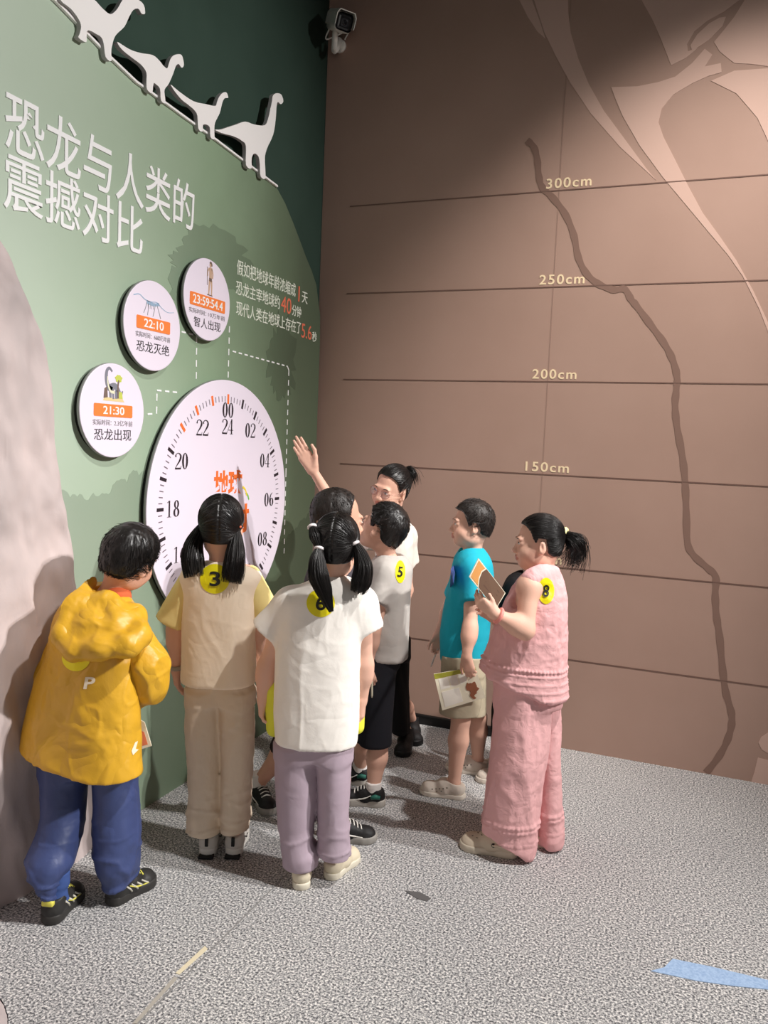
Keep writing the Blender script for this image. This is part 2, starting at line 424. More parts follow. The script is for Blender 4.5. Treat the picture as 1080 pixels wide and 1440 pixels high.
mural('mural_shape', [(740, -60), (780, 0), (805, 45), (825, 90), (850, 155), (885, 138), (915, 113), (890, 122), (888, 105), (905, 75), (935, 50), (975, 28), (1012, 0), (1040, -60)], c2, pale)
mural('mural_shape', [(980, 40), (972, 62), (940, 95), (900, 121), (896, 108), (912, 82), (940, 56), (965, 42)], c2, pale)
mural('mural_shape', [(1050, -60), (1025, 0), (1000, 40), (975, 72), (952, 100), (965, 122), (1000, 150), (1040, 152), (1085, 158), (1300, 160), (1300, -60)], c2, pale)
mural('mural_shape', [(708, 207), (770, 205), (820, 195), (860, 182), (900, 150), (930, 116), (948, 130), (930, 158), (968, 150), (970, 172), (940, 180), (900, 198), (855, 225), (828, 258), (820, 290), (832, 325), (860, 380), (890, 440), (925, 505), (965, 560), (1005, 618), (1045, 690), (1085, 775), (1140, 900), (1085, 800), (1060, 735), (1020, 655), (985, 605), (930, 540), (880, 480), (830, 420), (775, 345), (735, 275), (718, 235)], c2, pale)
mural('mural_shape', [(945, 192), (1000, 168), (1085, 162), (1300, 170), (1300, 500), (1085, 345), (1055, 280), (1005, 222)], c2, pale)
mural('mural_shape', [(1035, 690), (1048, 662), (1090, 635), (1300, 600), (1300, 800), (1090, 745), (1050, 722)], c4, pale)
mural('mural_shape', [(1032, 760), (1090, 775), (1300, 820), (1300, 935), (1085, 890), (1000, 876), (1015, 830)], c4, pale)
# the dark crack winding down the wall
crk = [c2(*p) for p in [(508, 333), (525, 350), (533, 380), (537, 420), (545, 445), (570, 470), (600, 510), (620, 560), (630, 610), (650, 650), (680, 675), (715, 688), (740, 686), (755, 710)]]
c3 = lambda a, b: (680+a*.37037, 400+b*.37037)
crk += [c3(*p) for p in [(580, 80), (640, 160), (690, 230), (720, 290), (735, 350), (733, 390), (728, 460), (735, 540), (755, 650), (765, 740), (770, 850), (775, 980), (800, 1030), (850, 1075), (882, 1110), (880, 1180), (885, 1260)]]
crk += [c4(*p) for p in [(850, 180), (865, 340), (880, 450), (905, 540), (908, 600), (890, 670), (850, 750), (787, 832)]]
P = smooth_curve([on_y(*p)[[0, 2]] for p in crk], 5); T = np.gradient(P, axis=0); T /= np.linalg.norm(T, axis=1)[:, None]; Nn = np.c_[-T[:, 1], T[:, 0]]
w_ = .0165*(1+.12*np.sin(np.arange(len(P))*1.3))[:, None]
lft, rgt = P+Nn*w_, P-Nn*w_
v = np.array([RWALL(q[0], q[1], t) for t in (.0019, 0) for e in (lft, rgt) for q in e]); n = len(P)
f = [(i, n+i, n+i+1, i+1) for i in range(n-1)]+[(i, i+1, 2*n+i+1, 2*n+i) for i in range(n-1)]+[(n+i, 3*n+i, 3*n+i+1, n+i+1) for i in range(n-1)]
mesh_obj('crack_line', v, f, mat('crack_brown', (134, 106, 94), .7), wr, smooth=False)
ink = mat('height_line_ink', (118, 92, 82), .6); gold = mat('cream_lettering', (248, 226, 188), .5)
for k, z in enumerate((.5, 1., 1.5, 2., 2.5, 3.)):
    v, f = box((2.58, -.0012, z), (4.8, .0024, .0055)); mesh_obj('height_line', v, f, ink, wr, smooth=False)
for txt, x0, x1, z0 in (('300cm', 1.321, 1.556, 3.012), ('250cm', 1.314, 1.552, 2.513), ('200cm', 1.305, 1.541, 2.014), ('150cm', 1.297, 1.532, 1.514), ('100cm', 1.285, 1.524, 1.014), ('50cm', 1.31, 1.50, .514)):
    v, f = letter_solid('\u200a'.join(txt), x0, x1, z0, z0+.052, RWALL, 0, .002, .012); mesh_obj('height_lettering', v, f, gold, wr, smooth=False)

# ================================================================ the green display board
bd = thing('display_board', 'green printed board on the left wall comparing dinosaurs with humans', 'display board', (0, -1.2, 0))
def board_mat(name, k):
    """printed green that deepens across the board towards the corner, as the printed artwork does"""
    m = bpy.data.materials.new(name); m.use_nodes = True; nt = m.node_tree; N = nt.nodes; L = nt.links
    b = N['Principled BSDF']; b.inputs['Roughness'].default_value = .6; b.inputs['Specular IOR Level'].default_value = .3
    tc = N.new('ShaderNodeTexCoord'); n = N.new('ShaderNodeTexNoise'); n.inputs['Scale'].default_value = 1.6; n.inputs['Detail'].default_value = 7; n.inputs['Roughness'].default_value = .62
    L.new(tc.outputs['Object'], n.inputs['Vector'])
    sx = N.new('ShaderNodeSeparateXYZ'); L.new(tc.outputs['Object'], sx.inputs[0])
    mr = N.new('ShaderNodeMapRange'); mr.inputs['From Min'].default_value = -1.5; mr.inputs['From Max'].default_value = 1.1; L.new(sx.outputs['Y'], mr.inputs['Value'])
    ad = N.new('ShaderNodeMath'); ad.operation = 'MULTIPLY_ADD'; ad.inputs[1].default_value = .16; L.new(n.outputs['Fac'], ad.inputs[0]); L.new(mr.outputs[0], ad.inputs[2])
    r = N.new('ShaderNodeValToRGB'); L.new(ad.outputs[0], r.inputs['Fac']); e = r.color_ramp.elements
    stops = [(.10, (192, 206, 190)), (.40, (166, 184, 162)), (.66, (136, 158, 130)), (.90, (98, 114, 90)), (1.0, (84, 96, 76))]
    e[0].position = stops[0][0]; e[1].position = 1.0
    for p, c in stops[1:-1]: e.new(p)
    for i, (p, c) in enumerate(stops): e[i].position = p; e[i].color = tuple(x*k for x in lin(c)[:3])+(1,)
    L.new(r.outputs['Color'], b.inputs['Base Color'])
    return m
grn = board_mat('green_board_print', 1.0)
top = [(-4.6, 3.25), (-3.2, 3.2), (-2.5, 3.16), (-2.11, 3.07), (-1.9, 3.02), (-1.73, 2.99), (-1.19, 2.968), (-.62, 2.935), (-.52, 2.88), (-.42, 2.80), (-.33, 2.72), (-.265, 2.66), (-.19, 2.60), (-.122, 2.53), (-.09, 2.44), (-.06, 2.37), (-.05, 2.2)]
poly = [(-.05, 0)]+[(-4.6, 0)][::-1]+top
poly = [(-4.6, 0), (-.05, 0)]+top[::-1]
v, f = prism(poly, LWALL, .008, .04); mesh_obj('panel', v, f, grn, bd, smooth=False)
edge = [(-4.6, 3.25), (-3.2, 3.2), (-2.5, 3.16), (-2.11, 3.07), (-1.9, 3.02), (-1.73, 2.99), (-1.19, 2.968), (-.62, 2.935)]
poly = [(a, b+.004) for a, b in edge]+[(a, b-.005) for a, b in edge[::-1]]
wht = mat('white_board', (246, 243, 241), .5); v, f = prism(poly[::-1], LWALL, .0405, .052); mesh_obj('ledge', v, f, wht, bd, smooth=False)
# printed darker tree silhouettes
tree = board_mat('dark_green_print', .74)
def foliage(cy, cz, ry, rz, n, seed, jag=.16):
    r_ = np.random.default_rng(seed); out = []
    for k in range(n):
        th = 2*PI*k/n; j = 1+jag*r_.normal()
        out.append((cy+ry*math.cos(th)*j, cz+rz*math.sin(th)*j))
    return out
def tree_print(poly, t=.0408):
    v, f = prism(poly, LWALL, .039, t); mesh_obj('tree_print', v, f, tree, bd, smooth=False)
tree_print(foliage(-1.13, 2.47, .28, .12, 40, 1)); tree_print(foliage(-1.25, 2.37, .24, .07, 34, 2), .0411)
tree_print(foliage(-.50, 2.05, .16, .22, 44, 5)); tree_print(foliage(-1.35, 2.25, .12, .16, 36, 6), .0410)
r_ = np.random.default_rng(11); sk = [(-2.2, 0), (-.06, 0)]; ph = 0.; bw, bh = .10, .03
for y in np.arange(-.06, -2.2, -.012):
    if ph >= 1: ph = 0.; bw, bh = r_.uniform(.05, .13), r_.uniform(.015, .04)
    ph += .012/bw; k_ = np.interp(-y, [.06, .5, 1.0, 1.65, 1.9, 2.2], [1.20, 1.02, 1.2, 1.46, 1.36, 1.40])
    sk.append((y, k_+bh*math.sqrt(max(0, 1-(2*min(ph, 1)-1)**2))+.006*r_.normal()))
tree_print(sk, .0409)
letter = mat('white_lettering', (246, 246, 246), .45)
def board_text(name, txt, a0, a1, b0, b1, m, bold=0., t0=.0395, t1=.0425, par=None):
    v, f = letter_solid(txt, a0, a1, b0, b1, LWALL, t0, t1, bold); return mesh_obj(name, v, f, m, par or bd, smooth=False)
board_text('title_lettering', '恐龙与人类的', -2.352, -1.330, 2.520, 2.715, letter, .005, t1=.044)
board_text('title_lettering', '震撼对比', -2.358, -1.672, 2.338, 2.520, letter, .005, t1=.044)
cream = mat('small_lettering', (236, 240, 226), .5); red = mat('coral_lettering', (233, 120, 92), .5)
zz = lambda z: (z-.034, z+.034)
board_text('caption_lettering', '假如把地球年龄浓缩成', -.972, -.375, 2.415, 2.487, cream, .002); board_text('caption_number', '1', -.341, -.327, 2.398, 2.482, red, .0)
board_text('caption_lettering', '天', -.298, -.230, 2.400, 2.463, cream, .002)
board_text('caption_lettering', '恐龙主宰地球约', -.976, -.545, 2.320, 2.388, cream, .002); board_text('caption_number', '40', -.532, -.418, 2.312, 2.396, red, .0)
board_text('caption_lettering', '分钟', -.408, -.302, 2.312, 2.372, cream, .002)
board_text('caption_lettering', '现代人类在地球上存在了', -.970, -.300, 2.223, 2.291, cream, .002); board_text('caption_number', '5.6', -.290, -.165, 2.208, 2.288, red, .0)
board_text('caption_lettering', '秒', -.156, -.097, 2.204, 2.262, cream, .002)
def dashes(pts, name='dashed_line', d=.030, gap=.024, w=.0035):
    parts = []
    P = np.array(pts, float)
    for a, b in zip(P[:-1], P[1:]):
        L_ = np.linalg.norm(b-a); u = (b-a)/L_; n = np.array([-u[1], u[0]]); s = 0
        while s < L_-.005:
            e = min(s+d, L_); q = [a+u*s+n*w, a+u*s-n*w, a+u*e-n*w, a+u*e+n*w]
            parts.append(prism([tuple(x) for x in q], LWALL, .0395, .0418)); s += d+gap
    for v, f in parts: mesh_obj('dash', v, f, letter, bd, smooth=False)
dashes([(-1.024, 2.16), (-1.024, 1.915)]); dashes([(-.99, 2.045), (-.44, 2.03), (-.422, 2.01), (-.418, 1.45), (-.410, .97)])
dashes([(-1.40, 2.08), (-1.288, 2.078), (-1.284, 1.875)]); dashes([(-1.62, 1.71), (-1.562, 1.715), (-1.562, 1.813), (-1.40, 1.815)])

# ---- white dinosaurs standing on the board's ledge
def dino(pts, label):
    P = [on_x(a/2, b/2, .066)[[1, 2]] for a, b in pts]; P = smooth_closed(P)
    v, f = prism([tuple(p) for p in P], LWALL, .046, .066)
    c = P.mean(0); o = mesh_obj('dinosaur_cutout', v, f, [wht, mat('grey_board_edge', (176, 172, 172), .6)], smooth=False, base=(.06, c[0], P[:, 1].min()))
    n = len(P)
    for i, p in enumerate(o.data.polygons):
        p.material_index = 1 if abs(p.normal[0]) < .5 else 0
    tag(o, label, 'dinosaur cutout', 'white dinosaurs on the board edge'); return o
def smooth_closed(P, n=3):
    P = np.asarray(P, float); Q = np.vstack([P[-1:], P, P[:2]]); out = []
    for i in range(1, len(Q)-2):
        for k in range(n):
            t = k/n; out.append(.5*((2*Q[i])+(-Q[i-1]+Q[i+1])*t+(2*Q[i-1]-5*Q[i]+4*Q[i+1]-Q[i+2])*t*t+(-Q[i-1]+3*Q[i]-3*Q[i+1]+Q[i+2])*t**3))
    return np.array(out)
dino([(170, 0), (200, 25), (222, 55), (228, 75), (224, 95), (221, 106), (242, 119), (244, 104), (246, 86), (258, 88), (270, 95), (285, 105), (292, 125), (297, 160), (313, 172), (313, 150), (315, 130), (325, 100), (350, 75), (362, 50), (375, 28), (390, 25), (398, 38), (408, 38), (405, 15), (390, 0), (365, -6), (345, 0), (330, 25), (310, 40), (285, 20), (262, -4), (225, -22), (180, -24)], 'largest white dinosaur cutout at the upper left end of the row')
dino([(330, 118), (350, 130), (372, 142), (400, 150), (430, 155), (448, 170), (460, 185), (470, 192), (474, 182), (480, 165), (490, 155), (508, 153), (515, 165), (517, 185), (510, 190), (503, 180), (495, 185), (488, 205), (475, 235), (463, 252), (464, 272), (465, 291), (453, 282), (450, 250), (440, 238), (432, 235), (428, 262), (414, 252), (412, 230), (412, 205), (400, 185), (383, 171), (362, 155), (342, 138)], 'small white dinosaur cutout with a bent neck behind the large upper left one')
dino([(480, 238), (495, 250), (510, 262), (545, 285), (580, 293), (605, 298), (610, 288), (615, 275), (625, 262), (637, 260), (642, 275), (632, 276), (625, 290), (618, 318), (605, 345), (603, 368), (603, 391), (592, 385), (590, 358), (580, 350), (571, 352), (570, 370), (558, 362), (555, 325), (545, 308), (530, 295), (512, 281), (494, 260)], 'smallest white dinosaur cutout standing third in the row')
dino([(605, 365), (622, 364), (640, 358), (665, 350), (690, 342), (715, 350), (745, 352), (755, 330), (760, 308), (765, 285), (768, 268), (780, 262), (792, 267), (797, 285), (790, 293), (782, 287), (778, 300), (775, 340), (768, 380), (750, 420), (745, 445), (746, 475), (746, 502), (733, 496), (731, 465), (727, 440), (715, 432), (708, 445), (707, 474), (692, 464), (692, 425), (690, 405), (680, 396), (668, 388), (650, 381), (626, 375)], 'white long-necked dinosaur cutout nearest the corner with its head raised high')

# ---- round plaques
def disc_prof(r, t, b=.004): return [(r-.004, 0), (r, .003), (r, t-b), (r-b*.4, t-b*.25), (r-b, t)]
orange = mat('orange_label', (243, 132, 64), .5); dark = mat('dark_print', (62, 58, 62), .6); greyp = mat('grey_print', (122, 116, 120), .6)
edge_g = mat('grey_disc_edge', (150, 148, 150), .5); face_w = mat('white_disc', (234, 224, 238), .45); gap_shade = mat('gap_shade_black', (22, 22, 22), .7)
def disc_base(o_parent, cy, cz, r, t_back=.0405, back=.020, th=.016):
    v, f = lathe([(r-.012, 0), (r-.012, back)], (t_back, cy, cz), (1, 0, 0), 72); mesh_obj('shade_backing', v, f, gap_shade, o_parent, smooth=False)  # spacer coloured black: paints in the shade of the gap behind the disc
    v, f = lathe(disc_prof(r, th), (t_back+back, cy, cz), (1, 0, 0), 96)
    o = mesh_obj('disc', v, f, [face_w, edge_g], o_parent)
    for p in o.data.polygons: p.material_index = 1 if abs(p.normal[0]) < .9 else 0
    for p in o.data.polygons: p.use_smooth = abs(p.normal[0]) < .9
    return t_back+back+th
def rrect(a0, a1, b0, b1, r, n=5):
    out = []
    for cx, cy, s in ((a1-r, b1-r, 0), (a0+r, b1-r, 1), (a0+r, b0+r, 2), (a1-r, b0+r, 3)):
        for k in range(n+1):
            th = PI/2*(s+k/n); out.append((cx+r*math.cos(th), cy+r*math.sin(th)))
    return out
def plaque(cy, cz, lab, tm, tmw, sub, name, bar):
    o = thing('round_plaque', lab, 'plaque', (.05, cy, cz), 'round time plaques')
    x = disc_base(o, cy, cz, .181)
    a0, a1, b0, b1 = bar
    v, f = prism(rrect(a0, a1, b0, b1, .006), LWALL, x-.001, x+.0015); lb = mesh_obj('time_label', v, f, orange, o, smooth=False)
    c = (a0+a1)/2; v, f = letter_solid(tm, c-tmw/2, c+tmw/2, b0+.009, b1-.008, LWALL, x+.001, x+.0025, .012); mesh_obj('time_number', v, f, letter, lb, smooth=False)
    k1, k2 = sub.split(' '); am = a0+(a1-a0)*.50
    v, f = letter_solid(k1, a0-.004, am-.012, b0-.034, b0-.012, LWALL, x-.001, x+.001); mesh_obj('small_print', v, f, greyp, o, smooth=False)
    v, f = letter_solid(k2, am+.004, a1+.002, b0-.034, b0-.012, LWALL, x-.001, x+.001); mesh_obj('small_print', v, f, greyp, o, smooth=False)
    w = .052*len(name)/2
    v, f = letter_solid(name, c-w, c+w, b0-.090, b0-.046, LWALL, x-.001, x+.001, .002); mesh_obj('caption', v, f, dark, o, smooth=False)
    return o, x
def picture(o, x, parts):
    for i, (nm, polys, m) in enumerate(parts):
        for p in polys: v, f = prism(p, LWALL, x-.001, x+.0008+.0002*i); mesh_obj(nm, v, f, m, o, smooth=False)
def stroke(pts, w0, w1=None, n=4):
    P = smooth_curve(pts, n); w1 = w0 if w1 is None else w1; T = np.gradient(P, axis=0); T /= np.linalg.norm(T, axis=1)[:, None]+1e-9
    Nn = np.c_[-T[:, 1], T[:, 0]]; w = np.linspace(w0, w1, len(P))[:, None]
    return [tuple(p) for p in np.vstack([P-Nn*w, (P+Nn*w)[::-1]])]
o, x = plaque(-1.868, 1.712, 'round white plaque with a long-necked dinosaur and tree, 21:30 label, lowest left', '21:30', .118, '实际时间： 2.3亿年前', '恐龙出现', (-1.976, -1.760, 1.688, 1.736))
c = np.array([-1.868, 1.80]); q = lambda *p: [tuple(c+np.array(t)*.01) for t in p]
gd = mat('dinosaur_drawing_grey', (128, 128, 140), .6); yl = mat('drawing_yellow_green', (196, 204, 92), .6); sand = mat('drawing_sand', (226, 204, 150), .6); tk = mat('drawing_trunk_brown', (120, 100, 92), .6); belly = mat('drawing_cream', (228, 224, 196), .6)
picture(o, x, [('ground_picture', [q((-6, -5.2), (6, -5.2), (5, -4.0), (-5, -3.8))], sand),
    ('dinosaur_picture', [stroke(q((-1, 6), (-2.6, 7.2), (-4, 6), (-4.2, 3), (-3, 0), (-1, -1)), .0035, .012), stroke(q((-2.4, -.5), (.5, .6), (2.6, -1), (4, -2.5), (5, -1)), .016, .003), stroke(q((-2, -1), (-1.8, -4)), .006), stroke(q((1.2, -1), (1.4, -4.2)), .006), stroke(q((-.5, -1), (-.2, -4.4)), .005)], gd),
    ('dinosaur_belly_picture', [stroke(q((-3.6, 4), (-3.4, 1.5), (-2, -1.4), (.5, -1.8)), .002, .006)], belly),
    ('tree_picture', [[tuple(c+np.array((2.6+1.9*math.cos(t)*(1+.15*math.sin(5*t)), 3.6+1.5*math.sin(t)*(1+.12*math.sin(7*t))))*.01) for t in np.linspace(0, 2*PI, 26)[:-1]], q((2.5, -4), (5, -4), (4.6, -1.6), (3, -1.2))], yl),
    ('trunk_picture', [stroke(q((2.6, 3), (2.2, 0), (2.4, -4)), .0035, .004), q((-5.6, -4.2), (-5.2, -.6), (-3.8, .2), (-3.4, -3.9))], tk)])
o, x = plaque(-1.638, 2.067, 'round white plaque with a blue dinosaur skeleton and 22:10 label, in the middle', '22:10', .125, '实际时间： 6600万年前', '恐龙灭绝', (-1.743, -1.529, 2.047, 2.098))
c = np.array([-1.638, 2.155]); bl = mat('drawing_blue_grey', (150, 178, 204), .6); gl = mat('drawing_line_grey', (142, 140, 146), .6)
picture(o, x, [('skeleton_picture', [stroke(q((-12.4, 1.6), (-9, 2.4), (-5.5, 1), (-2, .6), (2, 1), (5, -.6), (9, -1.8), (13.4, -1.2)), .002, .001), stroke(q((-4.5, .2), (0, -.2), (3.4, .4)), .007, .006)], bl),
    ('leg_bone_picture', [stroke(q((-4.4, 0), (-5, -2), (-6.2, -4.4)), .0014), stroke(q((-3.6, 0), (-3.4, -2.4), (-3.8, -5)), .0014), stroke(q((1, 0), (.4, -2.6), (-.4, -5)), .0014), stroke(q((2, 0), (3.4, -2.6), (4.6, -5.2)), .0014)]+[stroke(q((a, .4), (a-.3, -2.2)), .0007) for a in (-3, -2, -1, 0)], gl)])
o, x = plaque(-1.258, 2.2406, 'round white plaque with a standing early human and 23:59:54.4 label, highest right', '23:59:54.4', .232, '实际时间： 10万年前', '智人出现', (-1.395, -1.121, 2.200, 2.256))
c = np.array([-1.245, 2.335]); sk_ = mat('drawing_skin_brown', (196, 164, 140), .6); sh_ = mat('drawing_dark_brown', (112, 92, 82), .6)
picture(o, x, [('human_picture', [[tuple(c+np.array((.2+.9*math.cos(t), 6.2+1.1*math.sin(t)))*.01) for t in np.linspace(0, 2*PI, 15)[:-1]], stroke(q((.2, 5), (.3, 2.4), (.2, -.5)), .012, .010), stroke(q((-.4, -.4), (-.6, -3), (-.9, -7)), .007, .004), stroke(q((.9, -.4), (1.2, -3), (1.3, -7)), .007, .004), stroke(q((-1, 4.6), (-1.9, 3), (-2, 1)), .004), stroke(q((1.2, 4.6), (2, 2.6), (1.8, .4)), .004)], sk_),
    ('hair_picture', [stroke(q((-.5, 6.8), (.3, 7.4), (1, 6.6), (1, 5.8)), .004), stroke(q((-2.4, 5), (-2.2, -3)), .0014), stroke(q((-2, -7.1), (2, -7.2)), .002), q((-.9, .4), (1.3, .4), (1.2, -1.2), (-.7, -1))], sh_)])

# ---- the 24 hour dial
CY, CZ, CR = -1.0763, 1.3102, .589
dl = thing('clock_dial', 'large round white 24 hour clock dial mounted on the green board', 'clock', (.05, CY, CZ))
x = disc_base(dl, CY, CZ, CR, th=.018)
blk = mat('tick_black', (44, 36, 44), .5); org = mat('tick_orange', (240, 116, 52), .5); thin = mat('tick_grey', (120, 110, 120), .5)
def tick(h, r0, r1, w):
    a = 2*PI*h/24; u = np.array([math.sin(a), math.cos(a)]); n = np.array([u[1], -u[0]]); c0 = np.array([CY, CZ])
    return prism([tuple(c0+u*r0+n*w), tuple(c0+u*r1+n*w), tuple(c0+u*r1-n*w), tuple(c0+u*r0-n*w)][::-1], LWALL, x-.001, x+.001)
for h in range(24):
    v, f = tick(h, .476, .522, .0075); mesh_obj('hour_tick', v, f, org if h in (0, 21, 22, 23) else blk, dl, smooth=False)
for h in range(24):
    for k in range(1, 5): v, f = tick(h+k/5, .486, .512, .0022); mesh_obj('minute_tick', v, f, thin, dl, smooth=False)
# numerals drawn with thick and thin strokes like an engraved roman face
def vstroke(pts, ws, n=6):
    P = smooth_curve(np.array(pts, float), n) if len(pts) > 2 else np.linspace(pts[0], pts[1], n)
    w = np.interp(np.linspace(0, 1, len(P)), np.linspace(0, 1, len(ws)), ws)[:, None]
    T = np.gradient(P, axis=0); T /= np.linalg.norm(T, axis=1)[:, None]+1e-9; Nn = np.c_[-T[:, 1], T[:, 0]]
    L_ = P-Nn*w; R_ = P+Nn*w
    return [[tuple(L_[i]), tuple(L_[i+1]), tuple(R_[i+1]), tuple(R_[i])] for i in range(len(P)-1)]
def ring(cx, cy, rx, ry, tk_=.085, tn=.022, n=28):
    out = []
    for k in range(n):
        t0, t1 = 2*PI*k/n, 2*PI*(k+1)/n
        p = [(cx+(rx-s*tk_)*math.cos(t), cy+(ry-s*tn)*math.sin(t)) for t, s in ((t0, 0), (t1, 0), (t1, 2), (t0, 2))]; out.append(p)
    return out
DIG = {'0': ring(.3, .5, .27, .5), '8': ring(.3, .75, .22, .25, .07)+ring(.3, .26, .27, .27, .08),
    '1': vstroke([(.3, 0), (.3, 1)], [.06, .06])+vstroke([(.12, .015), (.48, .015)], [.015, .015])+vstroke([(.3, .98), (.1, .88)], [.02, .02]),
    '2': vstroke([(.08, .75), (.12, .9), (.3, .98), (.5, .88), (.53, .72), (.42, .5), (.2, .25), (.05, .04)], [.06, .03, .02, .05, .08, .06, .03, .02])+vstroke([(.04, .05), (.56, .05)], [.05, .05])+vstroke([(.55, .05), (.58, .22)], [.02, .015]),
    '4': vstroke([(.42, 0), (.42, 1)], [.06, .06])+vstroke([(.42, .99), (.02, .27)], [.018, .018])+vstroke([(.0, .27), (.6, .27)], [.022, .022])+vstroke([(.26, .015), (.58, .015)], [.015, .015]),
    '6': ring(.32, .30, .25, .30, .08)+vstroke([(.1, .3), (.11, .55), (.22, .82), (.42, .98)], [.075, .07, .05, .018])}
def numeral(txt, cy, cz, par):
    parts = []
    for i, ch in enumerate(txt):
        for p in DIG[ch]:
            pl = [(cy+(-.0485+i*.050)+a*.0475/.6, cz-.036+b*.072) for a, b in p]
            n_ = sum(pl[k][0]*pl[(k+1) % 4][1]-pl[(k+1) % 4][0]*pl[k][1] for k in range(4))
            vv = np.array([LWALL(a, b, x+.0012) for a, b in (pl if n_ > 0 else pl[::-1])]); parts.append((vv, [(0, 1, 2, 3)]))
    v, f = join(parts); mesh_obj('numeral', v, f, blk, par, smooth=False)
for h in range(2, 24, 2):
    a = 2*PI*h/24; numeral('%02d' % h, CY+.412*math.sin(a), CZ+.412*math.cos(a), dl)
numeral('00', CY, CZ+.447, dl); numeral('24', CY, CZ+.369, dl)
v, f = letter_solid('地球', CY-.105, CY+.147, CZ+.035, CZ+.160, LWALL, x-.001, x+.001, .035); mesh_obj('dial_lettering', v, f, org, dl, smooth=False)
v, f = letter_solid('时', CY+.07, CY+.215, CZ-.155, CZ-.01, LWALL, x-.001, x+.001, .035); mesh_obj('dial_lettering', v, f, org, dl, smooth=False)
arc = [(CY+.15*math.cos(t)-.0, CZ+.02+.10*math.sin(t)) for t in np.linspace(.2, 1.1, 9)]
v, f = prism(stroke([(CY+.150, CZ+.075), (CY+.175, CZ+.06), (CY+.19, CZ+.03)], .006, .004)[::-1], LWALL, x-.001, x+.0012); mesh_obj('yellow_curve', v, f, mat('dial_yellow', (240, 214, 60), .5), dl, smooth=False)
v, f = prism(stroke([(CY+.18, CZ+.045), (CY+.20, CZ+.03), (CY+.212, CZ+.008)], .006, .004)[::-1], LWALL, x-.001, x+.0010); mesh_obj('green_curve', v, f, mat('dial_green', (120, 196, 84), .5), dl, smooth=False)

# ---- the printed rock panel at the left
def rock():
    o = thing('rock_panel', 'pinkish grey crinkled rock panel with a curved edge at the left', 'rock panel', (.06, -2.4, 0))
    edge = smooth_curve([(-1.930, 0), (-1.978, .56), (-2.072, 1.123), (-2.13, 1.40), (-2.165, 1.60), (-2.205, 1.907), (-2.322, 2.10), (-2.41, 2.215), (-2.60, 2.36), (-3.0, 2.55)], 12)
    nz = len(edge); ny = 120; vs, fs = [], []
    for i, (ye, z) in enumerate(edge):
        for j in range(ny):
            t = (j/(ny-1))**1.15; y = ye-t*1.9
            vs.append((y, z, j))
    P = np.array(vs); b = .016*fbm(np.c_[P[:, 0]*5, P[:, 1]*3.2, np.zeros(len(P))], 4)+.010*ridge(np.c_[P[:, 0]*9+P[:, 1]*3, P[:, 1]*4, np.zeros(len(P))], 2)+.007*fbm(np.c_[P[:, 0]*22, P[:, 1]*15, np.ones(len(P))], 3)
    fade = .25+.75*np.minimum(1, P[:, 2]/5); X = .060+.030*np.minimum(1, P[:, 2]/2)+b*fade
    X = np.maximum(X, .044); v = np.c_[X, P[:, 0], P[:, 1]]; fs = [(i*ny+j, (i+1)*ny+j, (i+1)*ny+j+1, i*ny+j+1) for i in range(nz-1) for j in range(ny-1)]
    n = len(v); rim = [(.038, P[i*ny, 0]+.004, P[i*ny, 1]) for i in range(nz)]; v = np.vstack([v, rim])
    fs += [(n+i, n+i+1, (i+1)*ny, i*ny) for i in range(nz-1)]
    m = mat('rock_print', (212, 195, 192), .8, .25, var=(168, 158, 157), vscale=2.8, bump=.5, bscale=7, bdetail=9, distort=1.0, stretch=(1, 1, .6))
    mesh_obj('panel', v, fs, m, o)
    F = Field((.0, -3.25, -.02), (.62, -2.55, .30), .012)
    F.ell((.33, -2.95, -.02), (.27, .24, .10), k=0); F.ell((.16, -3.02, .05), (.2, .2, .16), k=.05)
    v, f = F.mesh(); v[:, 2] = np.maximum(v[:, 2], 0); v += .008*fbm(v*9, 3)[:, None]*np.array([1, 0, 0]); mesh_obj('rock_foot', v, f, m, o)
# ================================================================ people: builders
SKIN = lambda n, c: mat('skin_'+n, c, .55, .35, bump=.05, bscale=180)
skin_kid = SKIN('fair', (230, 182, 160)); skin_tan = SKIN('tan', (216, 164, 140)); lip = mat('lip_skin', (200, 134, 118), .45)
hair_m = mat('black_hair', (24, 20, 19), .38, .5); hair_b = mat('dark_brown_hair', (36, 29, 26), .5, .4)
eye_w = mat('eye_white', (232, 226, 222), .3); iris = mat('dark_iris', (30, 20, 16), .15, .7)
class Kid:
    def __init__(s, label, foot, skin=None, group=None):
        s.base = on_floor(*foot); s.o = thing('person', label, 'person', tuple(s.base)); s.g = {}; s.skin = skin or skin_kid
    def J(s, u, v, dd=0.):
        r = ray(u, v); t = ((s.base-CP)@FH+dd)/(r@FH); return CP+t*r
    def sec(s, rows):
        out = []
        for r in rows:
            v, a, b, th = r[:4]; dd = r[4] if len(r) > 4 else 0.
            p, q = s.J(a, v, dd), s.J(b, v, dd); c = (p+q)/2; out.append((c[2], c[0], c[1], abs((q-p)@RH)/2, th))
        return out
    def part(s, name, F, m, disp=None, parent=None, smooth=2, label=None):
        v, f = F.mesh(smooth) if isinstance(F, Field) else F
        if disp is not None:
            n = normals(v, f); v = v+n*disp(v, n)[:, None]
        o = mesh_obj(name, v, f, m, parent or s.o); s.g[o.name] = (v, f); o['_k'] = 1; del o['_k']
        if label: o['label'] = label
        s.last = (v, f); return o
    def mesh(s, name, vf, m, parent=None, label=None, smooth=True):
        o = mesh_obj(name, vf[0], vf[1], m, parent or s.o, smooth)
        if label: o['label'] = label
        return o
def bounds(pts, m):
    P = np.array(pts); return P.min(0)-m, P.max(0)+m
def head_axes(fwd, up=(0, 1, 0)):
    f = V(*fwd); u = V(*up); r = unit(np.cross(f, u)); u = np.cross(r, f); return np.array([r, f, u])
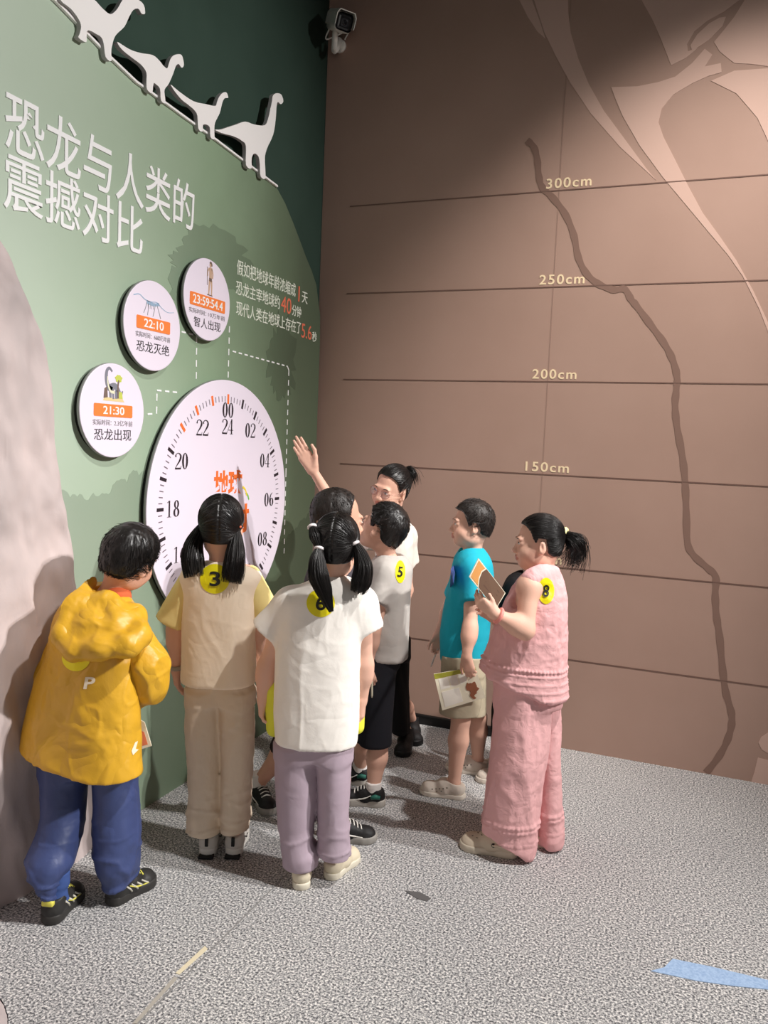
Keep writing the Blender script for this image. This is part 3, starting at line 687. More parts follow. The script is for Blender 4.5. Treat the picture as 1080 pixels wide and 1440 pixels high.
HEAD_C, HEAD_R = np.array([0, -.012, .035]), np.array([.073, .090, .083])
def head_prims(F, H, A, s, smile=0., nose=1.):
    T = lambda *p: H+s*(np.array(p) @ A)
    E = lambda c, r, k=.02, op='add': F.ell(T(*c), np.array(r)*s, k*s, op, A)
    E(HEAD_C, HEAD_R, 0); E((0, -.04, -.012), (.056, .052, .055), .04)
    E((0, .028, -.035), (.058, .058, .066), .04); E((0, .060, -.083), (.021, .020, .019), .035)
    for x in (-1, 1):
        E((x*.036, .054, -.038), (.025, .027, .027), .025); E((x*.043, .005, -.068), (.016, .034, .02), .03)
        E((x*.026, .081, .020), (.022, .010, .008), .018)
        E((x*.031, .099, .002), (.015, .013, .0085), .012, 'sub'); E((x*.031, .074, .002), (.016, .014, .012), .006)
        E((x*.0105, .092, -.034), (.0075, .0085, .007), .008)
    F.rc(T(0, .080, .006), T(0, .100*nose+.0, -.029), .007*s, .0105*s, .014*s)
    E((0, .088, -.054), (.021, .0095, .0058), .008); E((0, .0855, -.0655), (.016, .010, .0068), .008)
    F.rc(T(-.021, .0985, -.0585+smile*.006), T(0, .102, -.0600), .0022*s, .0026*s, .003*s, 'sub'); F.rc(T(.021, .0985, -.0585+smile*.006), T(0, .102, -.0600), .0022*s, .0026*s, .003*s, 'sub')
    for x in (-1, 1):
        e = np.array([A[0]*x*math.cos(.45)-A[1]*math.sin(.45), A[1]*math.cos(.45)+A[0]*x*math.sin(.45), A[2]])
        F.ell(T(x*.0745, -.008, -.010), np.array([.0078, .0178, .0285])*s, .005*s, 'add', e)
        F.ell(T(x*.085, -.001, -.008), np.array([.007, .010, .018])*s, .004*s, 'sub', e)
        F.ell(T(x*.071, .002, -.030), np.array([.007, .010, .010])*s, .006*s, 'add', A)
def hand(F, W, d, n, t, L=.145, curl=.35, spread=1., fing=(1, 1, 1, 1), thumb=.5):
    """W wrist, d fingers' direction, n where the palm faces, t thumb side"""
    d = unit(d); n = unit(n-d*(np.asarray(n)@d)); t = unit(t-d*(np.asarray(t)@d)-n*(np.asarray(t)@n)); W = np.asarray(W, float)
    X = lambda a, b, c: W+L*(a*d+b*t+c*n)
    kn = [X(.50, .135, 0), X(.53, .045, 0), X(.51, -.045, 0), X(.46, -.125, 0)]
    for i, k_ in enumerate(kn): F.rc(X(.06, (.07, .03, -.03, -.07)[i], 0), k_, .088*L, .068*L, .012)
    ln = (.44, .49, .45, .35)
    for i in range(4):
        p, a = kn[i], -.02; sp = (.10, .03, -.05, -.14)[i]*spread; b = unit(d+sp*t); r = (.047, .049, .046, .041)[i]*L
        for j, fr in enumerate((.42, .32, .26)):
            a += curl*fing[i]*(.8, 1.1, .8)[j]; q = p+ln[i]*L*fr*(b*math.cos(a)+n*math.sin(a))
            F.rc(p, q, r, r*.9, .004 if j else .007); p, r = q, r*.9
    b0, b1 = X(.14, .12, .05), X(.33, .235, .08+.08*thumb); F.rc(b0, b1, .082*L, .058*L, .012)
    b2 = b1+L*.17*unit(d*.85+t*.35+n*.35*thumb); b3 = b2+L*.15*unit(d+n*.5*thumb); F.rc(b1, b2, .056*L, .048*L, .006); F.rc(b2, b3, .048*L, .040*L, .004)
def body(P, H, A, hs, neck, sh, el, wr, hands, hip, kn, an, k=1., kt=.80, kl=.74, kc=1., h=.0036, smile=0., foot=None):
    if isinstance(an, tuple): an, foot = an
    pts = [H+A[2]*.15*hs, H-A[2]*.12, *sh, *el, *wr, *hip, *kn, *an]+[w+unit(hd['d'])*hd.get('L', .145) for w, hd in zip(wr, hands)]+list(foot or [])
    lo, hi = bounds(pts, .11); lo[2] = max(lo[2]-.0, -.02)
    F = Field(lo, hi, h)
    mid = (sh[0]+sh[1])/2; pel = (hip[0]+hip[1])/2
    F.rc(pel+UP*.07, mid-np.array([0, 0, .09]), .088*kt, .090*kt, .03); F.rc(sh[0]+(mid-sh[0])*.25, sh[1]+(mid-sh[1])*.25, .045*k, .045*k, .05)
    F.rc(hip[0], hip[1], .075*kl, .075*kl, .04)
    F.rc(neck-np.array([0, 0, .03]), H-.02*A[1]*hs-.045*A[2]*hs, .043*k, .041*k, .03)
    F.rc(neck-np.array([0, 0, .04]), sh[0], .04*k, .03*k, .04); F.rc(neck-np.array([0, 0, .04]), sh[1], .04*k, .03*k, .04)
    for i in (0, 1):
        F.rc(sh[i], el[i], .037*k, .0305*k, .03); m_ = el[i]+(wr[i]-el[i])*.3; F.rc(el[i], m_, .0305*k, .0300*k, .03); F.rc(m_, wr[i], .0300*k, .0205*k, .03)
        F.rc(hip[i], kn[i], .066*kl, .046*kl*1.12, .03); m_ = kn[i]+(an[i]-kn[i])*.35; F.rc(kn[i], m_, .044*kc, .046*kc, .02); F.rc(m_, an[i], .046*kc, .028*kc, .02)
        if foot: F.rc(an[i]-np.array([0, 0, .02]), foot[i], .028*k, .022*k, .02)
        if hands[i].get('on', True): hand(F, wr[i]-unit(hands[i]['d'])*.01, **{q: w for q, w in hands[i].items() if q != 'on'})
    head_prims(F, H, A, hs, smile)
    v, f = F.mesh(1); o = mesh_obj('body', v, f, [P.skin, lip], P.o)
    P.head = BVHTree.FromPolygons([Vector(x) for x in v], [tuple(int(i) for i in q) for q in f])
    fc = v[f].mean(1); L_ = (fc-H) @ A.T/hs
    m = ((np.abs(L_[:, 0])/.021)**2+((L_[:, 2]+.0598)/.0125)**2 < 1) & (L_[:, 1] > .078)
    o.data.polygons.foreach_set('material_index', m.astype(np.int32)); o.data.update(); return o
def ball(c, r, A, n=14):
    v, f = [], []
    for i in range(n+1):
        for j in range(2*n):
            a, b = PI*i/n, PI*j/n; p = np.array([math.sin(a)*math.cos(b), math.cos(a), math.sin(a)*math.sin(b)])*np.asarray(r); v.append(np.asarray(c)+p @ A)
    for i in range(n):
        for j in range(2*n): f.append((i*2*n+j, i*2*n+(j+1) % (2*n), (i+1)*2*n+(j+1) % (2*n), (i+1)*2*n+j))
    return np.array(v), f
def face_bits(P, H, A, s, sides=(-1, 1), gaze=(0, 1, 0), brow=hair_b):
    T = lambda *p: H+s*(np.array(p) @ A)
    def on_face(x, z, off):
        h = P.head.ray_cast(Vector(T(x, .16, z)), Vector(-A[1]))
        return np.array(h[0])+A[1]*off*s if h[0] is not None else T(x, .085, z)
    for x in sides:
        c = ((on_face(x*.031, .0025, -.0072)-H) @ A.T)/s; v, f = ball(T(*c), np.array([.0125, .0095, .0060])*s, A)
        o = mesh_obj('eye', v, f, [eye_w, iris], P.o); g = unit(np.array(gaze)+np.array([x*.10, 0, 0]))
        for p in o.data.polygons:
            q = np.mean([v[i] for i in p.vertices], 0)-T(*c); q = (q @ A.T)/s
            p.material_index = 1 if (q[0]-g[0]*.006)**2+(q[2]-g[2]*.003)**2 < .0056**2 and q[1] > 0 else 0
        arc = [on_face(x*(.031+.0115*t), .0030+.0062*(1-t*t), .0008) for t in np.linspace(-1, 1, 9)]
        P.mesh('eyelash', tube(arc, [.0005*s]+[.0010*s]*7+[.0005*s], 5), iris)
        arc = [on_face(x*(.031+.014*t), .0205+.0035*(1-(t-.2)**2), .0002) for t in np.linspace(-1, 1, 9)]
        P.mesh('eyebrow', tube(arc, np.array([.0010, .0016, .0020, .0021, .0020, .0018, .0015, .0011, .0006])*s, 6), brow)
# ---- hair
G_LOW = lambda z: np.where(z > -.1, np.sqrt(np.clip(1-z*z, 0, 1)), .995-.10*(-.1-z)-.12*(-.1-z)**2)
ZT = {'boy': ([-1, -.5, -.28, -.14, .20, .26, .34, .42, .55, .75, 1.1], [-.98, -.95, -.75, -.16, -.14, -.42, -.40, -.02, .20, .44, .50]),
      'short': ([-1, -.5, -.28, -.14, .18, .26, .34, .46, .62, 1.1], [-.80, -.78, -.60, -.14, -.10, -.30, .05, .45, .72, .80]),
      'girl': ([-1, -.5, -.25, -.10, .25, .33, .45, .55, .75, 1.1], [-1.05, -1.0, -.85, -.10, -.08, -.35, -.1, .25, .54, .62])}
def hair_surf(u, off, s=1.):
    """unit directions -> points on the scalp (head-local)"""
    z = u[..., 2]; hx = np.linalg.norm(u[..., :2], axis=-1)+1e-9; g = G_LOW(z)
    r = HEAD_R*s; o = np.empty_like(u)
    o[..., 0] = u[..., 0]/hx*g*r[0]; o[..., 1] = u[..., 1]/hx*g*r[1]; o[..., 2] = z*r[2]
    nrm = u/(np.linalg.norm(u, axis=-1)[..., None]+1e-9)
    return HEAD_C*s+o+nrm*np.asarray(off)[..., None]
def hair_cap(P, H, A, s, style, off, m, lumps=(), rough=.0022, gro=None, name='hair', extra=None):
    zx, zy = ZT[style]; R_ = .16*s; F = Field(H-R_, H+R_+np.array([0, 0, .02]), .0034)
    X, Y, Z = F.ax[0][:, None, None]-H[0], F.ax[1][None, :, None]-H[1], F.ax[2][None, None, :]-H[2]
    q = [(A[i][0]*X+A[i][1]*Y+A[i][2]*Z)/s for i in range(3)]; q = [(q[i]-HEAD_C[i])/HEAD_R[i] for i in range(3)]
    rr = np.sqrt(q[0]**2+q[1]**2); d = np.where(q[2] > -.1, np.sqrt(rr**2+q[2]**2)-1, rr-G_LOW(np.clip(q[2], -1.3, 0)))*.08*s-off
    reg = q[2]-np.interp(np.clip(q[1]/np.maximum(np.sqrt(rr**2+np.minimum(q[2], 0)**2*0+np.maximum(q[2], 0)**2), .3), -1, 1.05), zx, zy)
    d = np.maximum(d, -reg*.07*s); F.f = d.astype(np.float32)
    for c, r, k_ in lumps: F.ell(H+s*(np.array(c) @ A), np.array(r)*s, k_, 'add', A)
    if extra: extra(F)
    v, f = F.mesh(1); n = normals(v, f); L_ = (v-H) @ A.T/s
    g = gro(L_) if gro else fbm(L_*np.array([60, 60, 22]), 3); v = v+n*(rough*g)[:, None]
    return v, f
def sample_dirs(n, style, seed):
    r_ = np.random.default_rng(seed); u = r_.normal(size=(n*4, 3)); u /= np.linalg.norm(u, axis=1)[:, None]; zx, zy = ZT[style]
    u = u[u[:, 2] > np.interp(u[:, 1], zx, zy)+.02]; return u[:n], r_
def boy_hair(P, H, A, s, style='boy', off=.010, m=hair_m, whorl=(.1, -.45, .85), n=900, L=.5, lift=.012, seed=1, lumps=(), r=.0016, jitter=.05):
    v, f = hair_cap(P, H, A, s, style, off, m, lumps); u, r_ = sample_dirs(n, style, seed); w = unit(whorl); k = 6
    axis = np.cross(np.tile(w, (len(u), 1)), u); axis /= np.linalg.norm(axis, axis=1)[:, None]+1e-6
    tw = np.cross(u, axis)*0; pts = []; Ls = L*r_.uniform(.5, 1.1, len(u)); zx, zy = ZT[style]; jit = r_.normal(size=(len(u), 3))*jitter
    for j in range(k):
        a = Ls*j/(k-1); q = u*np.cos(a)[:, None]+np.cross(axis, u)*np.sin(a)[:, None]+jit*(j/(k-1))**1.5*.8; q /= np.linalg.norm(q, axis=1)[:, None]
        over = np.maximum(0, np.interp(q[:, 1], zx, zy)-.01-q[:, 2]); q[:, 2] += over; q /= np.linalg.norm(q, axis=1)[:, None]
        pts.append(hair_surf(q, (off*.55+lift*r_.uniform(.6, 1.4, len(u))*(j/(k-1))**1.4 if j else np.full(len(u), off*.4)), 1.))
    Q = np.stack(pts, 1)*s; Q = H+Q @ A; sv, sf = strands(Q, np.array([1, 1, .9, .75, .5, .12])*r)
    o = mesh_obj('hair', *join2((v, f), (sv, sf)), m, P.o); o['kind'] = 'stuff'; return o
def join2(*parts):
    vs, fs, n = [], [], 0
    for v, f in parts: vs.append(v); fs.append(np.asarray(f)+n); n += len(v)
    return np.vstack(vs), np.vstack(fs)
def pulled_hair(P, H, A, s, ties, off=.009, m=hair_m, n=520, seed=3, part=True, style='girl', lumps=(), r=.0013):
    """hair combed flat from the hairline to the ties (head-local points)"""
    ties = [np.array(t, float) for t in ties]
    def gro(L_):
        d = np.min([np.arctan2(*( ((L_-t) @ np.array([[1, 0, 0], [0, .3, 0], [0, 0, 1]]))[:, [0, 2]].T))*1 if abs(t[0]) < .03 else np.arctan2(L_[:, 1]-t[1], L_[:, 2]-t[2]) for t in ties], 0)
        g = .5*np.sin(d*34+fbm(L_*30, 2)*2.)
        if part: g = g-2.4*np.exp(-(L_[:, 0]/.0035)**2)*(L_[:, 2] > -.04)
        return g
    v, f = hair_cap(P, H, A, s, style, off, m, lumps, rough=.0016, gro=gro)
    u, r_ = sample_dirs(n, style, seed); k = 9; st = hair_surf(u, np.full(len(u), off+.001)); T_ = np.array(ties)
    dd = np.linalg.norm(st[:, None]-T_[None], axis=2)
    if part and len(ties) > 1: dd = dd+1.0*((st[:, None, 0]*T_[None, :, 0]) < 0)
    tt = T_[np.argmin(dd, 1)]; ut = (tt-HEAD_C)/HEAD_R; ut /= np.linalg.norm(ut, axis=1)[:, None]; pts = []
    for j in range(k):
        a = j/(k-1); q = u*(1-a)+ut*a; q /= np.linalg.norm(q, axis=1)[:, None]+1e-9
        p = hair_surf(q, np.full(len(u), off+.0015+.003*a*(1-a))); w = max(0, a-.7)/.3; pts.append(p*(1-w*w)+tt*w*w)
    Q = H+s*(np.stack(pts, 1) @ A); sv, sf = strands(Q, np.full(k, r))
    o = mesh_obj('hair', *join2((v, f), (sv, sf)), m, P.o); o['kind'] = 'stuff'; return o
def tail(P, pts, radii, m=hair_m, n=360, seed=5, name='pigtail', tip=.35, wisps=0.):
    C_ = smooth_curve(np.array(pts, float), 5); R_ = np.interp(np.linspace(0, 1, len(C_)), np.linspace(0, 1, len(radii)), radii)
    lo, hi = bounds(C_, max(radii)+.02); F = Field(lo, hi, .0034)
    for i in range(int((len(C_)-1)*.86)): F.rc(C_[i], C_[i+1], R_[i]*.74, R_[i+1]*.74, .004)
    v, f = F.mesh(1); r_ = np.random.default_rng(seed); T = np.gradient(C_, axis=0); T /= np.linalg.norm(T, axis=1)[:, None]
    U_ = np.cross(T, FH); U_ /= np.linalg.norm(U_, axis=1)[:, None]; W_ = np.cross(T, U_)
    ph = r_.uniform(0, 2*PI, n); rho = np.sqrt(r_.uniform(.35, 1.08, n)); e = r_.uniform(.82, 1.0+tip*.25, n); kk = len(C_); pts_ = []
    for i in range(n):
        x = np.linspace(0, min(1.0, e[i]), kk)*(kk-1); c = np.stack([np.interp(x, np.arange(kk), C_[:, j]) for j in range(3)], 1)
        rr = np.interp(x, np.arange(kk), R_)*rho[i]; uu = np.stack([np.interp(x, np.arange(kk), U_[:, j]) for j in range(3)], 1); ww = np.stack([np.interp(x, np.arange(kk), W_[:, j]) for j in range(3)], 1)
        a = ph[i]+.25*np.linspace(0, 1, kk)*r_.normal(); q = c+rr[:, None]*(np.cos(a)[:, None]*uu+np.sin(a)[:, None]*ww)
        if wisps: q = q+(np.linspace(0, 1, kk)**2)[:, None]*r_.normal(size=3)*wisps
        pts_.append(q)
    sv, sf = strands(np.array(pts_), np.linspace(1, .35, kk)*.0017)
    o = mesh_obj(name, *join2((v, f), (sv, sf)), m, P.o); o['kind'] = 'stuff'; return o
def ring_part(P, name, c, axis, R, r, m, parent=None, sq=1., up=None, n=24):
    axis = unit(axis); a = unit(np.cross(axis, up if up is not None else [.2, .1, .95])); b = np.cross(axis, a)
    return P.mesh(name, tube([np.asarray(c)+R*(math.cos(t)*a+sq*math.sin(t)*b) for t in np.linspace(0, 2*PI, n, endpoint=False)], r, 8, closed=True), m, parent)
# ---- clothes
def wrinkles(*layers):
    """layers: (depth, (across, away, up) frequencies, sharp creases?); flat-lying crumples gather at the hem"""
    def f(v, n):
        q = np.c_[v @ RH, v @ FH, v[:, 2]]; s = 0; w = np.stack([fbm(q*3+i*5., 2) for i in range(3)], 1)*.05; q = q+w; zl = v[:, 2].min()
        for a, fr, sharp in layers:
            if sharp:
                r = np.clip((ridge(q*np.array(fr), 1)-.45)/.55, 0, 1)**1.6; x = a*.40*(r-.12)+a*.55*fbm(q*np.array(fr)*.55, 2)
            else: x = a*fbm(q*np.array(fr), 2)
            if fr[2] > 1.5*fr[0]: x = x*(np.exp(-((v[:, 2]-zl-.03)/.12)**2)*1.5+.12)
            s = s+x
        return s
    return f
def field_for(pts, m=.12, h=.006): lo, hi = bounds(pts, m); return Field(lo, hi, h)
def secs_pts(secs): return [np.array([q[1]+x*q[3]*RH[0]+y*q[4]*FH[0], q[2]+x*q[3]*RH[1]+y*q[4]*FH[1], q[0]]) for q in secs for x in (-1, 1) for y in (-1, 1)]
def decal(P, src, px, faces, m, name, parent=None, lift=.0022, label=None):
    """lays a flat piece (pixel outline) on the surface of a garment"""
    v, f = src; bvh = BVHTree.FromPolygons([Vector(x) for x in v], [tuple(int(i) for i in q) for q in f]); out = []; last = None
    for u_, v_ in px:
        d = Vector(unit(ray(u_, v_))); h = bvh.ray_cast(Vector(CP), d)
        p = (np.array(h[0]), np.array(h[1])) if h[0] is not None else last
        if p is None: p = (at(u_, v_, 3.), -np.array(d))
        last = p; out.append(p[0]-np.array(d)*lift)
    return P.mesh(name, (np.array(out), faces), m, parent, label, smooth=False)
def disc_px(c, rx, ry, rings=6, n=36, rot=0.):
    px = [c]; fs = []
    for i in range(1, rings+1):
        for k in range(n):
            t = 2*PI*k/n; x, y = rx*i/rings*math.cos(t), ry*i/rings*math.sin(t); px.append((c[0]+x*math.cos(rot)-y*math.sin(rot), c[1]+x*math.sin(rot)+y*math.cos(rot)))
    for k in range(n): fs.append((0, 1+k, 1+(k+1) % n))
    for i in range(rings-1):
        for k in range(n): a = 1+i*n; fs.append((a+k, a+n+k, a+n+(k+1) % n, a+(k+1) % n))
    return px, fs
sticker_m = mat('yellow_sticker', (240, 226, 22), .45); ink_m = mat('sticker_ink', (34, 32, 26), .5)
def sticker(P, src, c, rx, ry, txt, tw, th, rot=0., label=None):
    px, fs = disc_px(c, rx, ry); o = decal(P, src, px, fs, sticker_m, 'sticker', label=label)
    if txt:
        v, f = glyphs(txt, .016); q = [((a-.5)*tw, (.5-b)*th) for a, b in v]
        decal(P, src, [(c[0]+x*math.cos(rot)-y*math.sin(rot), c[1]+x*math.sin(rot)+y*math.cos(rot)) for x, y in q], f, ink_m, 'sticker_number', o, lift=.0065)
    return o
# ---- shoes
def sole_outline(L, w, n=40):
    t = np.linspace(0, 1, n); hw = np.interp(t, [0, .02, .08, .2, .4, .55, .72, .86, .95, .985, 1], [0, .42, .72, .82, .76, .82, 1, .92, .6, .3, 0])*w/2
    return [(L*a, b) for a, b in zip(t, hw)]+[(L*a, -b) for a, b in list(zip(t, hw))[::-1][1:-1]]
def shoe(P, heel, toe, up_m, sole_m, w=.078, high=.078, sole_h=.026, style='sneaker', accent=None, L=None, z0=0.):
    heel, toe = np.asarray(heel, float)*np.array([1, 1, 0])+np.array([0, 0, z0]), np.asarray(toe, float)*np.array([1, 1, 0])+np.array([0, 0, z0]); d = unit(toe-heel); L = L or np.linalg.norm(toe-heel); s_ = np.array([-d[1], d[0], 0])
    X = lambda a, b, c: heel+a*L*d+b*s_+np.array([0, 0, c])
    lo, hi = bounds([X(0, .06, 0), X(1, .06, 0), X(0, -.06, 0), X(1, -.06, 0), X(.5, 0, .14)], .03); F = Field(lo, hi, .0038); hw = w/2
    F.rc(X(.17, 0, .042), X(.45, 0, .044), hw*.84, hw*.86, .02); F.rc(X(.45, 0, .036), X(.82, 0, .028), hw*.86, hw*.72, .02)
    F.ell(X(.78, 0, .024), (L*.19, hw*.98, .034), .015, 'add', [d, s_, UP]); F.rc(X(.19, 0, .05), X(.23, 0, high+.03), hw*.80, hw*.80, .02); F.rc(X(.3, 0, .06), X(.5, 0, .055), hw*.7, hw*.6, .02)
    n_ = unit(UP*1.0+d*-.0); F.cut(X(.2, 0, high), unit(UP-.25*d)); F.cut(X(0, 0, sole_h*.55), -UP)
    F.rc(X(.24, 0, high+.05), X(.25, 0, high-.018), hw*.58, hw*.55, .004, 'sub')
    o = P.part('shoe', F, up_m, wrinkles((.0008, (60, 60, 60), False)))
    bm = sole_outline(L*1.03, w*1.06); rows = [(.94, 0), (1., .004), (1.0, sole_h*.8), (.97, sole_h)]; vs, fs = [], []
    n = len(bm)
    for sc, zz in rows:
        for a, b in bm: vs.append(X(0, 0, zz)+d*((a-L*.515)*(.5+.5*sc)+L*.515-.015*L)+s_*b*sc+UP*(.010*max(0, a/L-.75)**1.2 if style != 'flat' else 0))
    for i in range(len(rows)-1):
        for k in range(n): fs.append((i*n+k, (i+1)*n+k, (i+1)*n+(k+1) % n, i*n+(k+1) % n))
    fs.append(tuple(range(n))); fs.append(tuple((len(rows)-1)*n+k for k in range(n))[::-1])
    P.mesh('sole', (np.array(vs), fs), sole_m, o)
    src = P.last; bvh = BVHTree.FromPolygons([Vector(x) for x in src[0]], [tuple(int(i) for i in q) for q in src[1]])
    def on(a, b, h=.2):
        """a point on the upper: a along the foot, b across (m); from above or, for |b| large, from the side"""
        q = bvh.ray_cast(Vector(X(a, b, h)), Vector((0, 0, -1))); return np.array(q[0])+UP*.001 if q[0] is not None else X(a, b, .05)
    def side(a, z, sgn):
        q = bvh.ray_cast(Vector(X(a, sgn*.15, z)), Vector(-s_*sgn)); return np.array(q[0])+s_*sgn*.0008 if q[0] is not None else X(a, sgn*hw, z)
    if style in ('sneaker', 'zigzag') and accent is not None:
        for i, a in enumerate((.46, .53, .60, .67)):
            P.mesh('lace', tube(smooth_curve([on(a+(.03 if style == 'zigzag' else 0), -.021), on(a+.01, 0)+UP*.002, on(a-(.03 if style == 'zigzag' else 0), .021)], 3), .0026, 6), accent, o)
        for sg in (-1, 1):
            P.mesh('side_stripe', tube(smooth_curve([side(.30, .058, sg), side(.42, .045, sg), side(.56, .036, sg), side(.72, .032, sg)], 4), [.002]*4+[.0035]*5+[.002]*4, 6), accent, o)
    if style == 'slip_on':
        dk = mat('shoe_hole', (120, 110, 100), .8)
        for sg in (-1, 1):
            for a, z in ((.38, .055), (.46, .050), (.54, .046), (.62, .041), (.70, .038), (.5, .036), (.6, .030)): c = side(a, z, sg); P.mesh('hole', lathe([(.0032, 0), (.0030, .0012)], c-s_*sg*.0008, s_*sg, 10), dk, o)
    return o, X, on, side
def heel_px(u, v): return on_floor(u, v)
def feet(*hd, up=.085):
    """heel points and directions -> ankles and foot ends inside the shoes"""
    return [h+unit(d)*.055+UP*up for h, d in hd], [h+unit(d)*.12+UP*.03 for h, d in hd]
# ================================================================ the people
def tee(P, secs, sleeves, neck, m, disp, name='shirt', neck_r=.062, hem=None, sleeve_m=None, e=2.5, yoke=None, fold=None, label=None):
    S_ = P.sec(secs); pts = secs_pts(S_)+[p for a, b, *_ in sleeves for p in (a, b)]; F = field_for(pts, .09)
    F.loft(S_, 0, e=e, fold=fold)
    a_, b_ = sleeves[0][0], sleeves[1][0]; F.rc(a_, b_, sleeves[0][2]*.98, sleeves[1][2]*.98, .05)
    subs = []
    for a, b, ra, rb in sleeves:
        if sleeve_m is None: F.rc(a, b, ra, rb, .035, cap=True)
    if hem is not None: F.cut(*hem)
    F.rc(neck, neck+UP*.2, neck_r, neck_r+.03, .012, 'sub')
    o = P.part(name, F, m, disp, label=label); src = P.last
    if sleeve_m is not None:
        for a, b, ra, rb in sleeves:
            G = field_for([a, b], .10); G.rc(a, b, ra, rb, 0, cap=True); P.part('sleeve', G, sleeve_m, disp, parent=o)
    ring = []
    for t in np.linspace(0, 2*PI, 28, endpoint=False):
        ring.append(t)
    P.last = src; return o, src
def legs(P, rowsL, rowsR, waist, m, disp, name='trousers', hemL=None, hemR=None, fold=None, e=2.2, label=None, k=.03):
    L_, R_, W_ = P.sec(rowsL), P.sec(rowsR), P.sec(waist); F = field_for(secs_pts(L_)+secs_pts(R_)+secs_pts(W_), .06)
    F.loft(L_, 0, e=e, fold=fold); F.loft(R_, .006, e=e, fold=fold); F.loft(W_, k, e=2.4)
    o = P.part(name, F, m, disp, label=label); return o, P.last
cotton = dict(rough=.88, spec=.2, bump=.22, bscale=15, bdetail=7, distort=.6, crumple=.22, cscale=5)
def person_hand(d, n, t, **k): return dict(d=V(*d), n=V(*n), t=V(*t), **k)

# ---------------------------------------------------------------- girl 3
def girl3():
    P = Kid('girl seen from behind in cream and yellow tee with sticker number 3, low pigtails', (306, 1196)); J = P.J
    A = head_axes((-.12, .05, 1), (0, 1, 0)); H = J(311, 741, 0)
    eL, wL = J(247, 885, .0), J(247, 941, .03)
    body(P, H, A, 1.0, J(310, 795), [J(272, 812), J(352, 812)], [eL, J(366, 890, .03)], [wL, J(368, 940, .10)],
         [person_hand((.10, -1, .12), (1, 0, .1), (.2, -.1, 1), curl=.3, L=.135), person_hand((0, -1, .3), (-1, 0, 0), (0, 0, 1), L=.135)], [J(288, 985), J(332, 985)], [J(288, 1080), J(331, 1080)], feet((heel_px(290, 1206), FH), (heel_px(327, 1206), FH)), kl=.5)
    ties = [((J(286, 738, -.02)-H) @ A.T), ((J(333, 743, -.04)-H) @ A.T)]
    pulled_hair(P, H, A, 1.0, ties, off=.010, n=700)
    for pts, rr, tc, tm, sd in (([(285, 738, -.02), (279, 750, -.03), (272, 768, -.045), (271, 788, -.06), (274, 811, -.07)], [.012, .024, .036, .043, .040], (287, 737, -.02), mat('dark_hair_tie', (38, 36, 52), .6), 5),
                            ([(332, 744, -.04), (332, 758, -.05), (331, 778, -.065), (329, 800, -.08), (326, 819, -.085)], [.012, .024, .036, .042, .040], (333, 741, -.04), mat('coral_hair_tie', (226, 112, 76), .6), 6)):
        C = [J(*p) for p in pts]; t = tail(P, C, rr, seed=sd); ring_part(P, 'hair_tie', J(*tc), C[1]-C[0], .013, .0055, tm)
    m = mat('cream_cotton', (255, 236, 212), **cotton); ms = mat('pale_yellow_cotton', (244, 222, 150), **cotton)
    o, src = tee(P, [(788, 296, 326, .055), (797, 276, 346, .075), (808, 264, 358, .09), (830, 259, 361, .10), (870, 257, 361, .105), (920, 257, 360, .11), (958, 256, 360, .11)],
                 [(J(273, 812), J(240, 876, .0), .050, .060), (J(350, 812), J(372, 862, .03), .050, .062)], J(310, 792, .02), m,
                 wrinkles((.006, (9, 9, 4), True), (.0025, (28, 28, 16), True)), sleeve_m=ms, neck_r=.052)
    sticker(P, src, (302, 814), 21, 21, '3', 15, 21)
    mp = mat('beige_trouser_cloth', (228, 208, 184), **cotton)
    legs(P, [(970, 262, 312, .085), (1020, 259, 311, .085), (1080, 263, 312, .08), (1130, 265, 312, .078), (1150, 263, 313, .085), (1166, 266, 311, .078)],
         [(970, 306, 357, .085), (1020, 308, 358, .085), (1080, 311, 355, .08), (1130, 310, 352, .078), (1148, 309, 356, .085), (1164, 312, 349, .078)],
         [(945, 262, 356, .088), (985, 261, 357, .086)], mp, wrinkles((.007, (7, 7, 3), True), (.012, (9, 9, 22), True), (.002, (40, 40, 40), False)))
    gy, bk, wh = mat('shoe_grey_white', (206, 200, 192), .6), mat('shoe_black', (26, 25, 26), .6), mat('shoe_sole_white', (226, 222, 214), .5)
    for u in (290, 327):
        h = heel_px(u, 1206); so, X, on, side = shoe(P, h, h+V(-.02, 0, 1)*.20, gy, wh, w=.080, high=.082, sole_h=.034, accent=bk)
        v, f = rbox(X(-.005, 0, .064), (.010, .013, .036), [X(1, 0, 0)-X(0, 0, 0) if False else unit(X(1, 0, 0)-X(0, 0, 0)), unit(X(0, 1, 0)-X(0, 0, 0)), UP], .002); P.mesh('heel_tab', (v, f), bk, so)
        v, f = rbox(X(.04, 0, .006), (.05, .058, .012), [unit(X(1, 0, 0)-X(0, 0, 0)), unit(X(0, 1, 0)-X(0, 0, 0)), UP], .003); P.mesh('tread', (v, f), bk, so)
    # watch on the left wrist
    wm = mat('grey_watch_strap', (168, 160, 150), .5); w_ = ring_part(P, 'wristwatch', wL+(eL-wL)*.08, eL-wL, .0265, .0095, wm)
    v, f = lathe([(.017, 0), (.020, .003), (.020, .010), (.016, .013)], wL+(eL-wL)*.08+V(-1, .1, -.1)*.024, V(-1, .1, -.1), 20); P.mesh('watch_case', (v, f), mat('black_watch', (22, 22, 24), .25, .6), w_)
    return P
